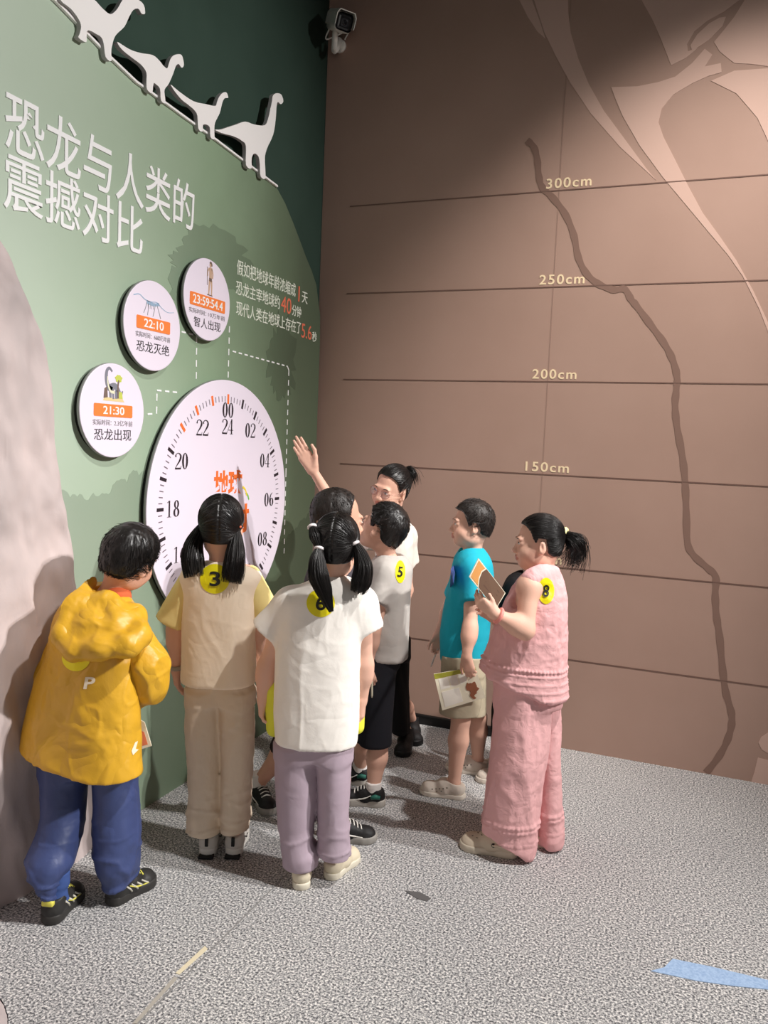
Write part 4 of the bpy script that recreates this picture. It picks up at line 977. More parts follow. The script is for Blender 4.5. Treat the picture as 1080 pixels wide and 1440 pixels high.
# ---------------------------------------------------------------- girl 6
def girl6():
    P = Kid('girl seen from behind in white tee with sticker number 6 and lilac trousers', (448, 1238)); J = P.J
    A = head_axes((.12, -.02, 1), (.03, 1, 0)); H = J(473, 769, 0); s = .98
    eL, wL, eR, wR = J(375, 938, .02), J(369, 985, .04), J(512, 935, .02), J(509, 985, .04)
    body(P, H, A, s, J(466, 815), [J(406, 846), J(510, 848)], [eL, eR], [wL, wR],
         [person_hand((-.05, -1, .15), (1, 0, .1), (.2, 0, 1), curl=.5, L=.13), person_hand((.02, -1, .12), (-1, 0, .1), (0, 0, 1), curl=.35, L=.14)], [J(418, 1050), J(468, 1050)], [J(417, 1140), J(470, 1135)], feet((heel_px(424, 1253), FH), (heel_px(461, 1238), heel_px(503, 1203)-heel_px(461, 1238))), kl=.5)
    ties = [((J(439, 741, -.05)-H) @ A.T)/s, ((J(450, 771, -.09)-H) @ A.T)/s, ((J(498, 763, -.06)-H) @ A.T)/s]
    pulled_hair(P, H, A, s, ties, off=.010, n=700, seed=8)
    wt = mat('white_hair_tie', (236, 226, 226), .5)
    C0 = [J(439, 741, -.06), J(443, 755, -.085), J(449, 770, -.095)]; tail(P, C0, [.012, .020, .012], n=60, name='braid', seed=11)
    ring_part(P, 'hair_tie', C0[0], C0[1]-C0[0], .012, .006, wt)
    for pts, rr, sd in (([(449, 771, -.095), (446, 788, -.11), (448, 810, -.125), (456, 832, -.13), (466, 860, -.125)], [.012, .027, .036, .028, .008], 12), ([(499, 764, -.06), (506, 778, -.065), (511, 798, -.08), (508, 818, -.09), (503, 833, -.09)], [.011, .023, .033, .036, .026], 13)):
        C = [J(*p) for p in pts]; tail(P, C, rr, seed=sd); ring_part(P, 'hair_tie', C[0], C[1]-C[0], .012, .006, wt)
    m = mat('white_cotton', (250, 244, 236), **cotton); hem = J(446, 1052)
    o, src = tee(P, [(808, 450, 484, .05), (818, 436, 500, .07), (829, 414, 514, .088), (842, 400, 519, .10), (870, 392, 512, .105), (910, 388, 507, .108), (960, 386, 506, .11), (1010, 385, 506, .113), (1042, 387, 504, .115)],
                 [(J(408, 846), J(373, 887, .01), .050, .060), (J(507, 848), J(519, 885, .01), .050, .054)], J(466, 812, .02), m,
                 wrinkles((.006, (9, 9, 3), True), (.0022, (26, 26, 14), True)), neck_r=.056)
    ye = mat('lime_yellow_mesh', (232, 232, 70), .7)
    G = field_for([J(395, 930, .0), J(395, 1030, .0)], .07); G.chain([J(391, 905, .05), J(385, 965, .055), (J(386, 1025, .05))], [.012, .040, .030], .02); P.part('side_panel', G, ye, wrinkles((.002, (20, 20, 10), True)), parent=o)
    G = field_for([J(500, 880, .0), J(500, 1030, .0)], .07); G.chain([J(507, 880, .05), J(504, 960, .055), (J(502, 1022, .05))], [.012, .030, .028], .02); P.part('side_panel', G, ye, wrinkles((.002, (20, 20, 10), True)), parent=o)
    ring_part(P, 'collar', J(466, 814, .02), UP*.95-FH*.25, .058, .006, mat('lilac_trim', (198, 176, 200), .8), o, sq=.9)
    sticker(P, src, (451, 848), 20, 20, '6', 14, 21)
    mp = mat('lilac_trouser_cloth', (178, 160, 172), **cotton)
    legs(P, [(1045, 386, 446, .09), (1090, 385, 448, .09), (1130, 387, 446, .085), (1176, 391, 441, .08), (1194, 394, 446, .085), (1213, 397, 448, .085)],
         [(1045, 440, 494, .09), (1090, 445, 493, .09), (1130, 446, 491, .085), (1176, 446, 492, .08), (1188, 446, 495, .085), (1201, 448, 494, .085)],
         [(1022, 388, 494, .095), (1062, 387, 494, .092)], mp, wrinkles((.007, (7, 7, 2.5), True), (.012, (8, 8, 20), True)))
    cr, cs = mat('shoe_cream', (222, 210, 184), .6), mat('shoe_sole_cream', (228, 220, 200), .5)
    h = heel_px(424, 1253); shoe(P, h, h+V(-.12, 0, 1)*.19, cr, cs, w=.078, style='flat', high=.07)
    h = heel_px(461, 1238); t = heel_px(503, 1203); shoe(P, h, h+unit(t-h)*.20, cr, cs, w=.078, style='flat', high=.07)
    return P
# ---------------------------------------------------------------- boy in the yellow jacket
def yellow():
    P = Kid('boy seen from behind in a yellow hooded jacket and navy trousers leaning to the right', (110, 1266), skin_tan); J = P.J
    A = head_axes((.40, -.18, 1), (.36, 1, .10)); H = J(182, 787, .09)
    body(P, H, A, 1.0, J(150, 836, .07), [J(104, 868, .06), J(184, 876, .05)], [J(74, 950, .10), J(210, 952, .03)], [J(100, 975, .2), J(180, 985, .16)],
         [person_hand((1, 0, .4), (0, 0, 1), (0, 1, 0), on=True, L=.12), person_hand((-1, 0, .4), (0, 0, 1), (0, 1, 0), L=.12)], [J(98, 1050, .03), J(152, 1050, .03)], [J(78, 1150, -.03), J(162, 1145, .04)], feet((heel_px(67, 1302), V(.12, 0, 1)), (heel_px(152, 1274), heel_px(207, 1243)-heel_px(152, 1274))))
    boy_hair(P, H, A, 1.02, 'boy', .014, whorl=(-.05, -.25, .96), n=1800, L=.8, lift=.010, seed=21, r=.0014, jitter=.07)
    m = mat('yellow_nylon', (212, 162, 40), .42, .5, bump=.5, bscale=11, bdetail=7, distort=.4, crumple=.75, cscale=5.5)
    disp = wrinkles((.014, (5, 5, 2.8), True), (.006, (15, 15, 9), True))
    S_ = P.sec([(822, 120, 172, .06, .07), (836, 98, 187, .08, .06), (852, 84, 197, .10, .05), (880, 70, 205, .11, .04), (930, 58, 207, .115, .02), (985, 41, 206, .12, .0), (1040, 27, 207, .125, -.01), (1078, 21, 208, .13, -.02)])
    F = field_for(secs_pts(S_), .08); F.loft(S_, 0, e=2.3, yaw=-.36); F.cut(J(100, 1066), unit(-UP+RH*-.16)); F.rc(J(158, 832, .06), J(172, 780, .08), .055, .07, .01, 'sub')
    o = P.part('jacket', F, m, disp); src = P.last
    F = field_for([J(185, 860), J(225, 990, .16)], .12); F.chain([J(183, 878, .03), J(207, 935, .0), J(207, 962, .02), J(182, 985, .14)], [.058, .072, .070, .045], .03); P.part('sleeve', F, m, disp, parent=o)
    F = field_for([J(80, 860), J(60, 990, .2)], .12); F.chain([J(102, 880, .06), J(78, 950, .10), J(104, 975, .22)], [.055, .06, .045], .03); P.part('sleeve', F, m, disp, parent=o)
    JJ = lambda u, v, d=0.: J(u, v, d-.055)
    # hood lying on the back
    F = field_for([JJ(70, 800, -.2), JJ(215, 940, .06)], .09, .0055)
    F.chain([JJ(126, 818, .10), JJ(96, 852, .0), JJ(88, 892, -.05), JJ(104, 914, -.07), JJ(140, 912, -.085), JJ(178, 908, -.07), JJ(197, 893, -.02), JJ(190, 866, .05), JJ(178, 850, .1)], [.026, .034, .036, .036, .038, .036, .034, .034, .022], .03)
    F.chain([JJ(120, 850, .03), JJ(128, 882, -.025), JJ(158, 886, -.025)], [.045, .048, .045], .03); F.chain([JJ(150, 846, .04), JJ(170, 872, .005)], [.042, .045], .03)
    F.rc(JJ(162, 825, .11), JJ(176, 785, .13), .058, .07, .01, 'sub')
    P.part('hood', F, m, wrinkles((.007, (7, 7, 6), True), (.005, (18, 18, 14), True)), parent=o)
    G = field_for([J(160, 838)], .09, .004); G.rc(J(156, 856, .05), J(164, 840, .06), .060, .050, 0); P.part('undershirt', G, mat('orange_cotton', (206, 100, 62), **cotton))
    px, fs = disc_px((107, 925), 20, 19); decal(P, src, px, fs, sticker_m, 'sticker', label='yellow round sticker half covered by the hood')
    wl_ = mat('white_jacket_print', (240, 226, 200), .5)
    v, f = glyphs('P', .03); decal(P, src, [(117+a*15+(1-b)*-3+3, 969-b*17) for a, b in v], f, wl_, 'jacket_letter')
    for a in ((46, 918, 51, 932),): decal(P, src, [(a[0], a[3]), (a[0]+2, a[1]), (a[2], a[1]), (a[2]-2, a[3])], [(0, 1, 2, 3)], wl_, 'jacket_mark')
    decal(P, src, [(185, 1056), (190, 1044), (194, 1042), (191, 1053), (195, 1054), (187, 1062)], [(0, 1, 2, 3), (3, 4, 5, 0)], wl_, 'jacket_logo')
    mp = mat('navy_nylon', (60, 72, 116), .5, .4, bump=.4, bscale=10, bdetail=6, distort=.4, crumple=.45, cscale=5)
    legs(P, [(1050, 58, 124, .085, .03), (1084, 59, 121, .09, .03), (1141, 61, 118, .095, .0), (1180, 50, 112, .10, -.04), (1205, 43, 104, .10, -.07), (1228, 46, 94, .085, -.09), (1240, 56, 90, .065, -.10), (1266, 58, 86, .055, -.105)],
         [(1050, 128, 192, .085, .04), (1084, 131, 190, .09, .04), (1141, 134, 194, .10, .04), (1175, 133, 196, .10, .03), (1212, 138, 190, .095, .02), (1240, 146, 183, .075, .02)],
         [(1030, 62, 190, .09, .02), (1085, 60, 190, .09, .03)], mp, wrinkles((.010, (8, 8, 4), True), (.018, (8, 8, 17), True), (.002, (40, 40, 40), True)))
    bk, gr, ly = mat('trainer_black', (44, 43, 42), .5), mat('trainer_dark_sole', (52, 50, 48), .6), mat('trainer_lime', (222, 214, 92), .5)
    h1 = heel_px(67, 1302); h2, t2 = heel_px(152, 1274), heel_px(207, 1243)
    for h, t in ((h1, h1+V(.12, 0, 1)*.20), (h2, h2+unit(t2-h2)*.20)):
        a_ = h+unit(t-h)*.055+UP*.085; G = field_for([a_, a_+UP*.08], .06, .004); G.rc(a_-UP*.03, a_+UP*.075, .036, .042, 0, cap=True); P.part('sock', G, mat('navy_sock', (62, 84, 138), **cotton), wrinkles((.003, (16, 16, 30), False)))
        so, X, on, side = shoe(P, h, t, bk, gr, w=.084, high=.085, sole_h=.032, accent=ly)
        ax = [unit(X(1, 0, 0)-X(0, 0, 0)), unit(X(0, 1, 0)-X(0, 0, 0)), UP]
        v, f = rbox(X(.01, 0, .078), (.02, .040, .020), ax, .005); P.mesh('heel_tab', (v, f), ly, so)
        for sg in (-1, 1):
            for a in (.22, .34, .46, .58): P.mesh('side_bar', tube([side(a, .070-.03*a, sg), side(a+.09, .05-.02*a, sg), side(a+.13, .034, sg)], .0034, 6), mat('trainer_silver', (196, 192, 178), .45), so)
    return P
# ---------------------------------------------------------------- close cropped boy behind girl 6
def cropped():
    P = Kid('boy with close cropped hair in dark shirt, mostly hidden behind girl with sticker 6', (440, 1162), skin_tan); J = P.J
    A = head_axes((.88, -.06, .46), (0, 1, 0)); H = J(474, 732, 0)
    f1, f2 = heel_px(356, 1120), heel_px(456, 1181); t1, t2 = heel_px(392, 1158), heel_px(528, 1182)
    a1, a2 = f1+unit(t1-f1)*.06+UP*.09, f2+unit(t2-f2)*.06+UP*.09
    body(P, H, A, 1.10, J(468, 790), [J(462, 815, .14), J(464, 818, -.10)], [J(455, 880, .16), J(456, 885, -.08)], [J(478, 930, .14), J(476, 935, -.02)],
         [person_hand((.3, -1, 0), (0, 0, -1), (1, 0, 0), L=.13), person_hand((.3, -1, 0), (0, 0, 1), (1, 0, 0), L=.13)], [J(440, 980, .06), J(446, 980, -.05)], [(J(440, 980, .06)+a1)/2+V(.3, 0, 0)*.03, (J(446, 980, -.05)+a2)/2+V(1, 0, 0)*.04], [a1, a2], foot=[f1+unit(t1-f1)*.12+UP*.03, f2+unit(t2-f2)*.12+UP*.03])
    face_bits(P, H, A, 1.10)
    boy_hair(P, H, A, 1.10, 'short', .006, hair_b, whorl=(0, -.4, .9), n=1500, L=.22, lift=.004, seed=31, r=.0011)
    m = mat('charcoal_cotton', (74, 70, 76), **cotton)
    tee(P, [(782, 452, 488, .055), (795, 434, 498, .10), (815, 428, 500, .13), (880, 426, 498, .13), (960, 424, 496, .13), (1000, 424, 494, .13)], [(J(462, 815, .12), J(452, 868, .14), .05, .055), (J(464, 818, -.08), J(455, 872, -.07), .05, .055)], J(468, 788), m, wrinkles((.006, (9, 9, 4), True)))
    mp = mat('black_dark_red_cloth', (46, 30, 32), **cotton)
    F = field_for([a1, a2, J(440, 970), J(446, 970)], .13); F.chain([J(442, 985, .05), (J(440, 980, .06)+a1)/2+V(1, 0, 0)*.01, a1*.62+.38*J(440, 980, .06)], [.08, .062, .05], .02, cap=True)
    F.chain([J(446, 985, -.05), (J(446, 980, -.05)+a2)/2+V(1, 0, 0)*.03, a2*.62+.38*J(446, 980, -.05)], [.085, .07, .065], .02, cap=True); F.rc(J(442, 985, .05), J(446, 985, -.05), .10, .10, .04)
    P.part('shorts', F, mp, wrinkles((.006, (9, 9, 5), True)))
    bk, wh = mat('shoe_black', (26, 25, 26), .6), mat('shoe_sole_white', (226, 222, 214), .5); so_ = mat('grey_sole', (150, 146, 140), .6)
    for f_, t_, a_, st in ((f1, t1, a1, 'sneaker'), (f2, t2, a2, 'zigzag')):
        shoe(P, f_, f_+unit(t_-f_)*.215, bk, so_, w=.084, high=.075, sole_h=.03, accent=wh, style=st)
        G = field_for([a_, a_+UP*.05], .06, .004); G.rc(a_-UP*.03, a_+UP*.045, .034, .037, 0, cap=True); P.part('sock', G, mat('white_sock', (236, 230, 226), **cotton), wrinkles((.0015, (20, 20, 90), True)))
    return P
# ---------------------------------------------------------------- boy 5
def boy5():
    P = Kid('boy in grey tee with sticker number 5 and black shorts looking up to the left', (522, 1120)); J = P.J
    A = head_axes((-.84, .34, .48), (.32, 1, 0)); H = J(538, 744, 0); s = 1.0
    h1, h2 = heel_px(541, 1133), heel_px(521, 1103)
    a1, a2 = h1+V(-1, 0, .1)*.055+UP*.08, h2+V(-1, 0, .1)*.055+UP*.08
    eL, wL = J(524, 888, -.16), J(517, 940, -.16)
    body(P, H, A, s, J(549, 788), [J(545, 808, -.10), J(556, 804, .10)], [eL, J(535, 870, .16)], [wL, J(512, 915, .14)],
         [person_hand((.35, -1, -.05), (0, 0, 1), (-1, -.2, 0), curl=.7, L=.13), person_hand((-.4, -1, 0), (0, 0, -1), (-1, 0, 0), L=.13)], [J(534, 940, -.06), J(536, 940, .07)], [J(533, 1042, -.07), J(514, 1035, .08)], [a1, a2], foot=[h1+V(-1, 0, .1)*.12+UP*.03, h2+V(-1, 0, .1)*.12+UP*.03])
    face_bits(P, H, A, s)
    boy_hair(P, H, A, s, 'boy', .012, whorl=(0, -.55, .8), n=1400, L=.5, lift=.010, seed=41)
    m = mat('grey_marl_cotton', (190, 184, 178), **cotton)
    o, src = tee(P, [(776, 536, 562, .055), (784, 526, 574, .09), (797, 516, 581, .125), (820, 515, 579, .14), (850, 515, 576, .145), (885, 513, 575, .15), (922, 510, 574, .15)], [(J(543, 806, -.11), J(528, 848, -.15), .050, .058), (J(556, 800, .1), J(545, 845, .13), .05, .058)], J(548, 784, .0), m,
                 wrinkles((.006, (8, 8, 5), True), (.002, (26, 26, 14), True)), neck_r=.056)
    sticker(P, src, (563, 804), 7, 16, '5', 7, 15, .1)
    legs(P, [(905, 512, 566, .09, -.05), (950, 507, 556, .09, -.06), (1000, 506, 552, .085, -.07), (1045, 505, 549, .08, -.07)], [(905, 512, 566, .09, .06), (950, 506, 548, .09, .07), (1000, 501, 538, .085, .08), (1040, 498, 534, .08, .08)], [(905, 514, 567, .12), (930, 512, 562, .125)],
         mat('black_shorts_cloth', (34, 34, 40), **cotton), wrinkles((.007, (8, 8, 5), True)), name='shorts')
    bk, wh, tl = mat('shoe_black', (26, 25, 26), .6), mat('shoe_sole_white', (226, 222, 214), .5), mat('shoe_teal', (44, 106, 92), .5)
    for h, a_ in ((h1, a1), (h2, a2)):
        so, X, on, side = shoe(P, h, h+V(-1, 0, .1)*.205, bk, mat('grey_white_sole', (186, 180, 172), .6), w=.08, high=.082, sole_h=.034, accent=wh)
        for sg in (-1, 1): P.mesh('heel_patch', tube([side(.10, .05, sg), side(.2, .054, sg), side(.30, .048, sg)], [.008, .011, .008], 8), tl, so)
        G = field_for([a_, a_+UP*.05], .06, .004); G.rc(a_-UP*.03, a_+UP*.03, .034, .036, 0, cap=True); P.part('sock', G, mat('white_sock', (236, 230, 226), **cotton), wrinkles((.0015, (20, 20, 90), True)))
    c = J(523, 966, -.17); ob = mesh_obj('white_pen', *tube([J(522.5, 956, -.18), J(523, 960, -.18), J(523, 978, -.175), J(523, 981, -.175)], [.0035, .005, .005, .003], 10), mat('cream_plastic', (238, 230, 206), .4), base=J(523, 968, -.18)); tag(ob, 'short white pen in the hand of the boy with sticker 5', 'pen')
    return P
# ---------------------------------------------------------------- the guide
def teacher():
    P = Kid('woman in glasses and white top raising her right hand toward the dial', (565, 1055)); J = P.J
    A = head_axes((-.60, -.14, -.78), (.26, 1, -.1)); H = J(550, 688, 0); s = 1.06
    eR, wR = J(484, 735, -.28), J(440, 661, -.34)
    body(P, H, A, s, J(556, 735), [J(527, 757, -.10), J(572, 754, .08)], [eR, J(572, 830, .14)], [wR, J(556, 880, .05)],
         [person_hand((-.52, .85, -.05), (.15, -.1, -1), (.85, .5, 0), curl=.05, spread=.3, L=.182, thumb=.1), person_hand((-.6, -.5, -.4), (0, 0, 1), (0, 1, 0), L=.16)], [J(546, 905), J(562, 905)], [J(557, 985), J(566, 985, .03)], feet((heel_px(564, 1066)+V(.18, 0, 1)*.23, -V(.18, 0, 1)), (heel_px(585, 1050)+V(-.1, 0, 1)*.23, -V(-.1, 0, 1))), kl=.55, kc=.85, smile=1.)
    face_bits(P, H, A, s, gaze=(.0, 1, -.1))
    tie = ((J(569, 668, .03)-H) @ A.T)/s
    pulled_hair(P, H, A, s, [tie], off=.008, n=600, seed=51, part=False)
    C = [J(569, 667, .03), J(575, 661, .03), (J(581, 666, .02)), J(584, 679, .02)]; tail(P, C, [.012, .022, .018, .006], n=90, seed=52, name='ponytail', wisps=.012)
    ring_part(P, 'hair_tie', C[0], C[1]-C[0], .012, .005, mat('black_band', (20, 20, 20), .6))
    T = lambda *p: H+s*(np.array(p) @ A); wire = mat('rose_wire', (176, 128, 120), .3, .6, metal=.6)
    g = None
    for x in (-1, 1):
        rim = [T(x*.034+.025*math.cos(t), .1000-.010*abs(math.cos(t) if math.cos(t)*x > 0 else 0), .0+.0195*math.sin(t)) for t in np.linspace(0, 2*PI, 26, endpoint=False)]
        o = P.mesh('glasses', tube(rim, .0014, 6, closed=True), wire) if g is None else P.mesh('rim', tube(rim, .0014, 6, closed=True), wire, g); g = g or o
        gl = mat('lens_glass', (236, 226, 240), .05, .5, alpha=.16); c_ = np.mean(rim, 0)
        v = np.array(rim+[c_]); P.mesh('lens', (v, [(i, (i+1) % 26, 26) for i in range(26)]), gl, g, smooth=False)
        P.mesh('temple', tube([T(x*.059, .090, .006), T(x*.074, .05, .005), T(x*.080, .0, .002)], .0012, 6), wire, g)
    P.mesh('bridge', tube([T(-.009, .100, .004), T(0, .103, .007), T(.009, .100, .004)], .0012, 6), wire, g)
    m = mat('white_blouse', (238, 230, 220), **cotton)
    tee(P, [(726, 544, 568, .05), (734, 532, 577, .08), (746, 526, 582, .10), (780, 528, 581, .11), (840, 530, 577, .11), (915, 528, 573, .115)], [(J(530, 757, -.10), J(512, 757, -.15), .056, .064), (J(570, 754, .07), J(574, 792, .09), .056, .062)], J(556, 730, -.02), m, wrinkles((.007, (8, 8, 4), True), (.0025, (24, 24, 14), True)), neck_r=.055)
    legs(P, [(900, 530, 560, .085), (960, 541, 570, .08), (1000, 549, 574, .07), (1030, 551, 574, .065)], [(900, 552, 575, .085, .03), (960, 558, 575, .08, .04), (1028, 560, 577, .065, .05)], [(895, 530, 577, .10), (925, 531, 576, .10)], mat('black_trouser_cloth', (22, 22, 24), **cotton), wrinkles((.006, (8, 8, 5), True)))
    bk = mat('shoe_black', (26, 25, 26), .6); bs = mat('black_sole', (16, 16, 17), .5)
    for t, hh in ((heel_px(564, 1066), V(.18, 0, 1)), (heel_px(585, 1050), V(-.1, 0, 1))): shoe(P, t+hh*.23, t, bk, bs, w=.09, high=.10, sole_h=.03)
    return P
# ---------------------------------------------------------------- boy in turquoise
def blue():
    P = Kid('boy in profile wearing a turquoise tee and khaki shorts facing left', (640, 1108)); J = P.J
    A = head_axes((-.99, .02, -.06), (.02, 1, 0)); H = J(663, 738, 0); s = .94
    hN, tN = heel_px(654, 1123), heel_px(586, 1113); hF, tF = heel_px(686, 1090), heel_px(617, 1079); dN, dF = unit(tN-hN), unit(tF-hF)
    aN, aF = hN+dN*.055+UP*.085, hF+dF*.055+UP*.085
    eN, wN = J(661, 884, -.17), J(656, 924, -.195)
    body(P, H, A, s, J(664, 778), [J(664, 803, -.11), J(656, 800, .11)], [eN, J(634, 850, .17)], [wN, J(616, 893, .17)],
         [person_hand((.28, -1, -.05), (.3, 0, 1), (-1, -.3, .2), curl=.55, L=.14), person_hand((-.1, -1, -.1), (0, 0, -1), (-1, 0, 0), curl=.7, L=.13)], [J(652, 945, -.07), J(655, 945, .08)], [J(648, 1012, -.07), J(672, 1008, .10)], [aN, aF], foot=[hN+dN*.12+UP*.03, hF+dF*.12+UP*.03])
    face_bits(P, H, A, s, sides=(-1, 1))
    boy_hair(P, H, A, s, 'boy', .011, hair_b, whorl=(0, -.6, .75), n=1400, L=.5, lift=.011, seed=61)
    m = mat('turquoise_cotton', (34, 168, 190), **cotton)
    o, src = tee(P, [(768, 650, 678, .055), (776, 644, 686, .085), (788, 639, 692, .12), (805, 635, 694, .14), (835, 628, 692, .145), (862, 622, 690, .145), (893, 618, 688, .145), (930, 620, 680, .145)], [(J(664, 800, -.115), J(667, 845, -.16), .052, .062), (J(655, 797, .115), J(640, 840, .15), .05, .058)], J(662, 774, .0), m, wrinkles((.006, (8, 8, 4), True), (.002, (24, 24, 12), True)), neck_r=.052)
    decal(P, src, [(634, 800), (638, 795), (640, 806), (638, 822), (633, 826), (631, 812)], [(0, 1, 2, 3, 4, 5)], mat('chest_print', (70, 84, 150), .6), 'chest_print')
    legs(P, [(922, 622, 678, .085, -.06), (960, 620, 682, .085, -.06), (1003, 617, 674, .085, -.06)], [(922, 626, 680, .085, .07), (960, 632, 684, .085, .08), (1003, 642, 684, .085, .08)], [(915, 622, 680, .14), (940, 621, 681, .14)], mat('khaki_cloth', (184, 172, 148), **cotton), wrinkles((.004, (8, 8, 5), True)), name='shorts')
    wh, ws = mat('white_foam_shoe', (228, 216, 202), .6), mat('white_foam_sole', (232, 222, 208), .6)
    shoe(P, hN, hN+dN*.215, wh, ws, w=.082, high=.072, sole_h=.022, style='slip_on'); shoe(P, hF, hF+dF*.215, wh, ws, w=.082, high=.072, sole_h=.022, style='slip_on')
    # booklet and pen
    q = [J(610, 948, -.16), J(668, 938, -.165), J(683, 981, -.165), J(622, 999, -.16)]; sheet('booklet', q, mat('booklet_cream', (236, 228, 204), .5), 'open cream booklet with map print held low by the boy in turquoise', 'booklet',
        [('printed_band', [(0, 0), (1, 0), (1, .10), (0, .14)], mat('print_olive', (170, 168, 60), .5)), ('printed_box', [(.08, .16), (.30, .15), (.30, .44), (.08, .45)], mat('print_white', (240, 234, 222), .5)), ('printed_box', [(.33, .15), (.52, .14), (.52, .43), (.33, .44)], mat('print_white', (240, 234, 222), .5)), ('printed_box', [(.55, .14), (.74, .13), (.72, .38), (.55, .42)], mat('print_white', (240, 234, 222), .5)),
         ('printed_box', [(.08, .52), (.50, .50), (.50, .92), (.08, .94)], mat('print_white', (232, 226, 212), .5))]+[('printed_map', blob(.78+.10*math.cos(k*2.4)*(k/7), .60+.22*math.sin(k*2.4)*(k/7), .075, k), mat('print_red_brown', (150, 92, 66), .5)) for k in range(7)])
    q = [J(668, 936, -.205), J(685, 944, -.17), J(683, 990, -.17), J(676, 972, -.205)]; v = np.array(q)
    ob = mesh_obj('pencil', *tube([J(616, 912, .15), J(614, 916, .15), J(607, 935, .14), J(606, 938, .14)], [.004, .0045, .0045, .001], 8), mat('white_pencil', (226, 216, 210), .5), base=J(611, 924, .15)); tag(ob, 'white pencil in the far hand of the boy in turquoise', 'pencil')
    return P
def blob(cx, cy, r, seed, n=11):
    r_ = np.random.default_rng(seed); return [(cx+r*(1+.35*r_.normal())*math.cos(2*PI*k/n), cy+1.5*r*(1+.35*r_.normal())*math.sin(2*PI*k/n)) for k in range(n)]
def sheet(name, q, m, label, cat, prints=(), th=.005):
    """a thin booklet on four corners (top left, top right, bottom right, bottom left) with printed areas"""
    q = [np.asarray(p, float) for p in q]; n = unit(np.cross(q[1]-q[0], q[3]-q[0])); n = n if n @ (CP-q[0]) > 0 else -n
    fn = lambda a, b, t: (q[0]*(1-a)+q[1]*a)*(1-b)+(q[3]*(1-a)+q[2]*a)*b+n*t
    c = sum(q)/4; o = thing(name, label, cat, tuple(c))
    v, f = prism([(0, 0), (1, 0), (1, 1), (0, 1)], fn, -th, 0); f = [tuple(x)[::-1] for x in f]; mesh_obj('pages', v, f, m, o, smooth=False)
    for i, (nm, poly, pm) in enumerate(prints):
        v, f = prism(poly, fn, -.0002, .0006+.00012*i); mesh_obj(nm, v, [tuple(x)[::-1] for x in f], pm, o, smooth=False)
    return o
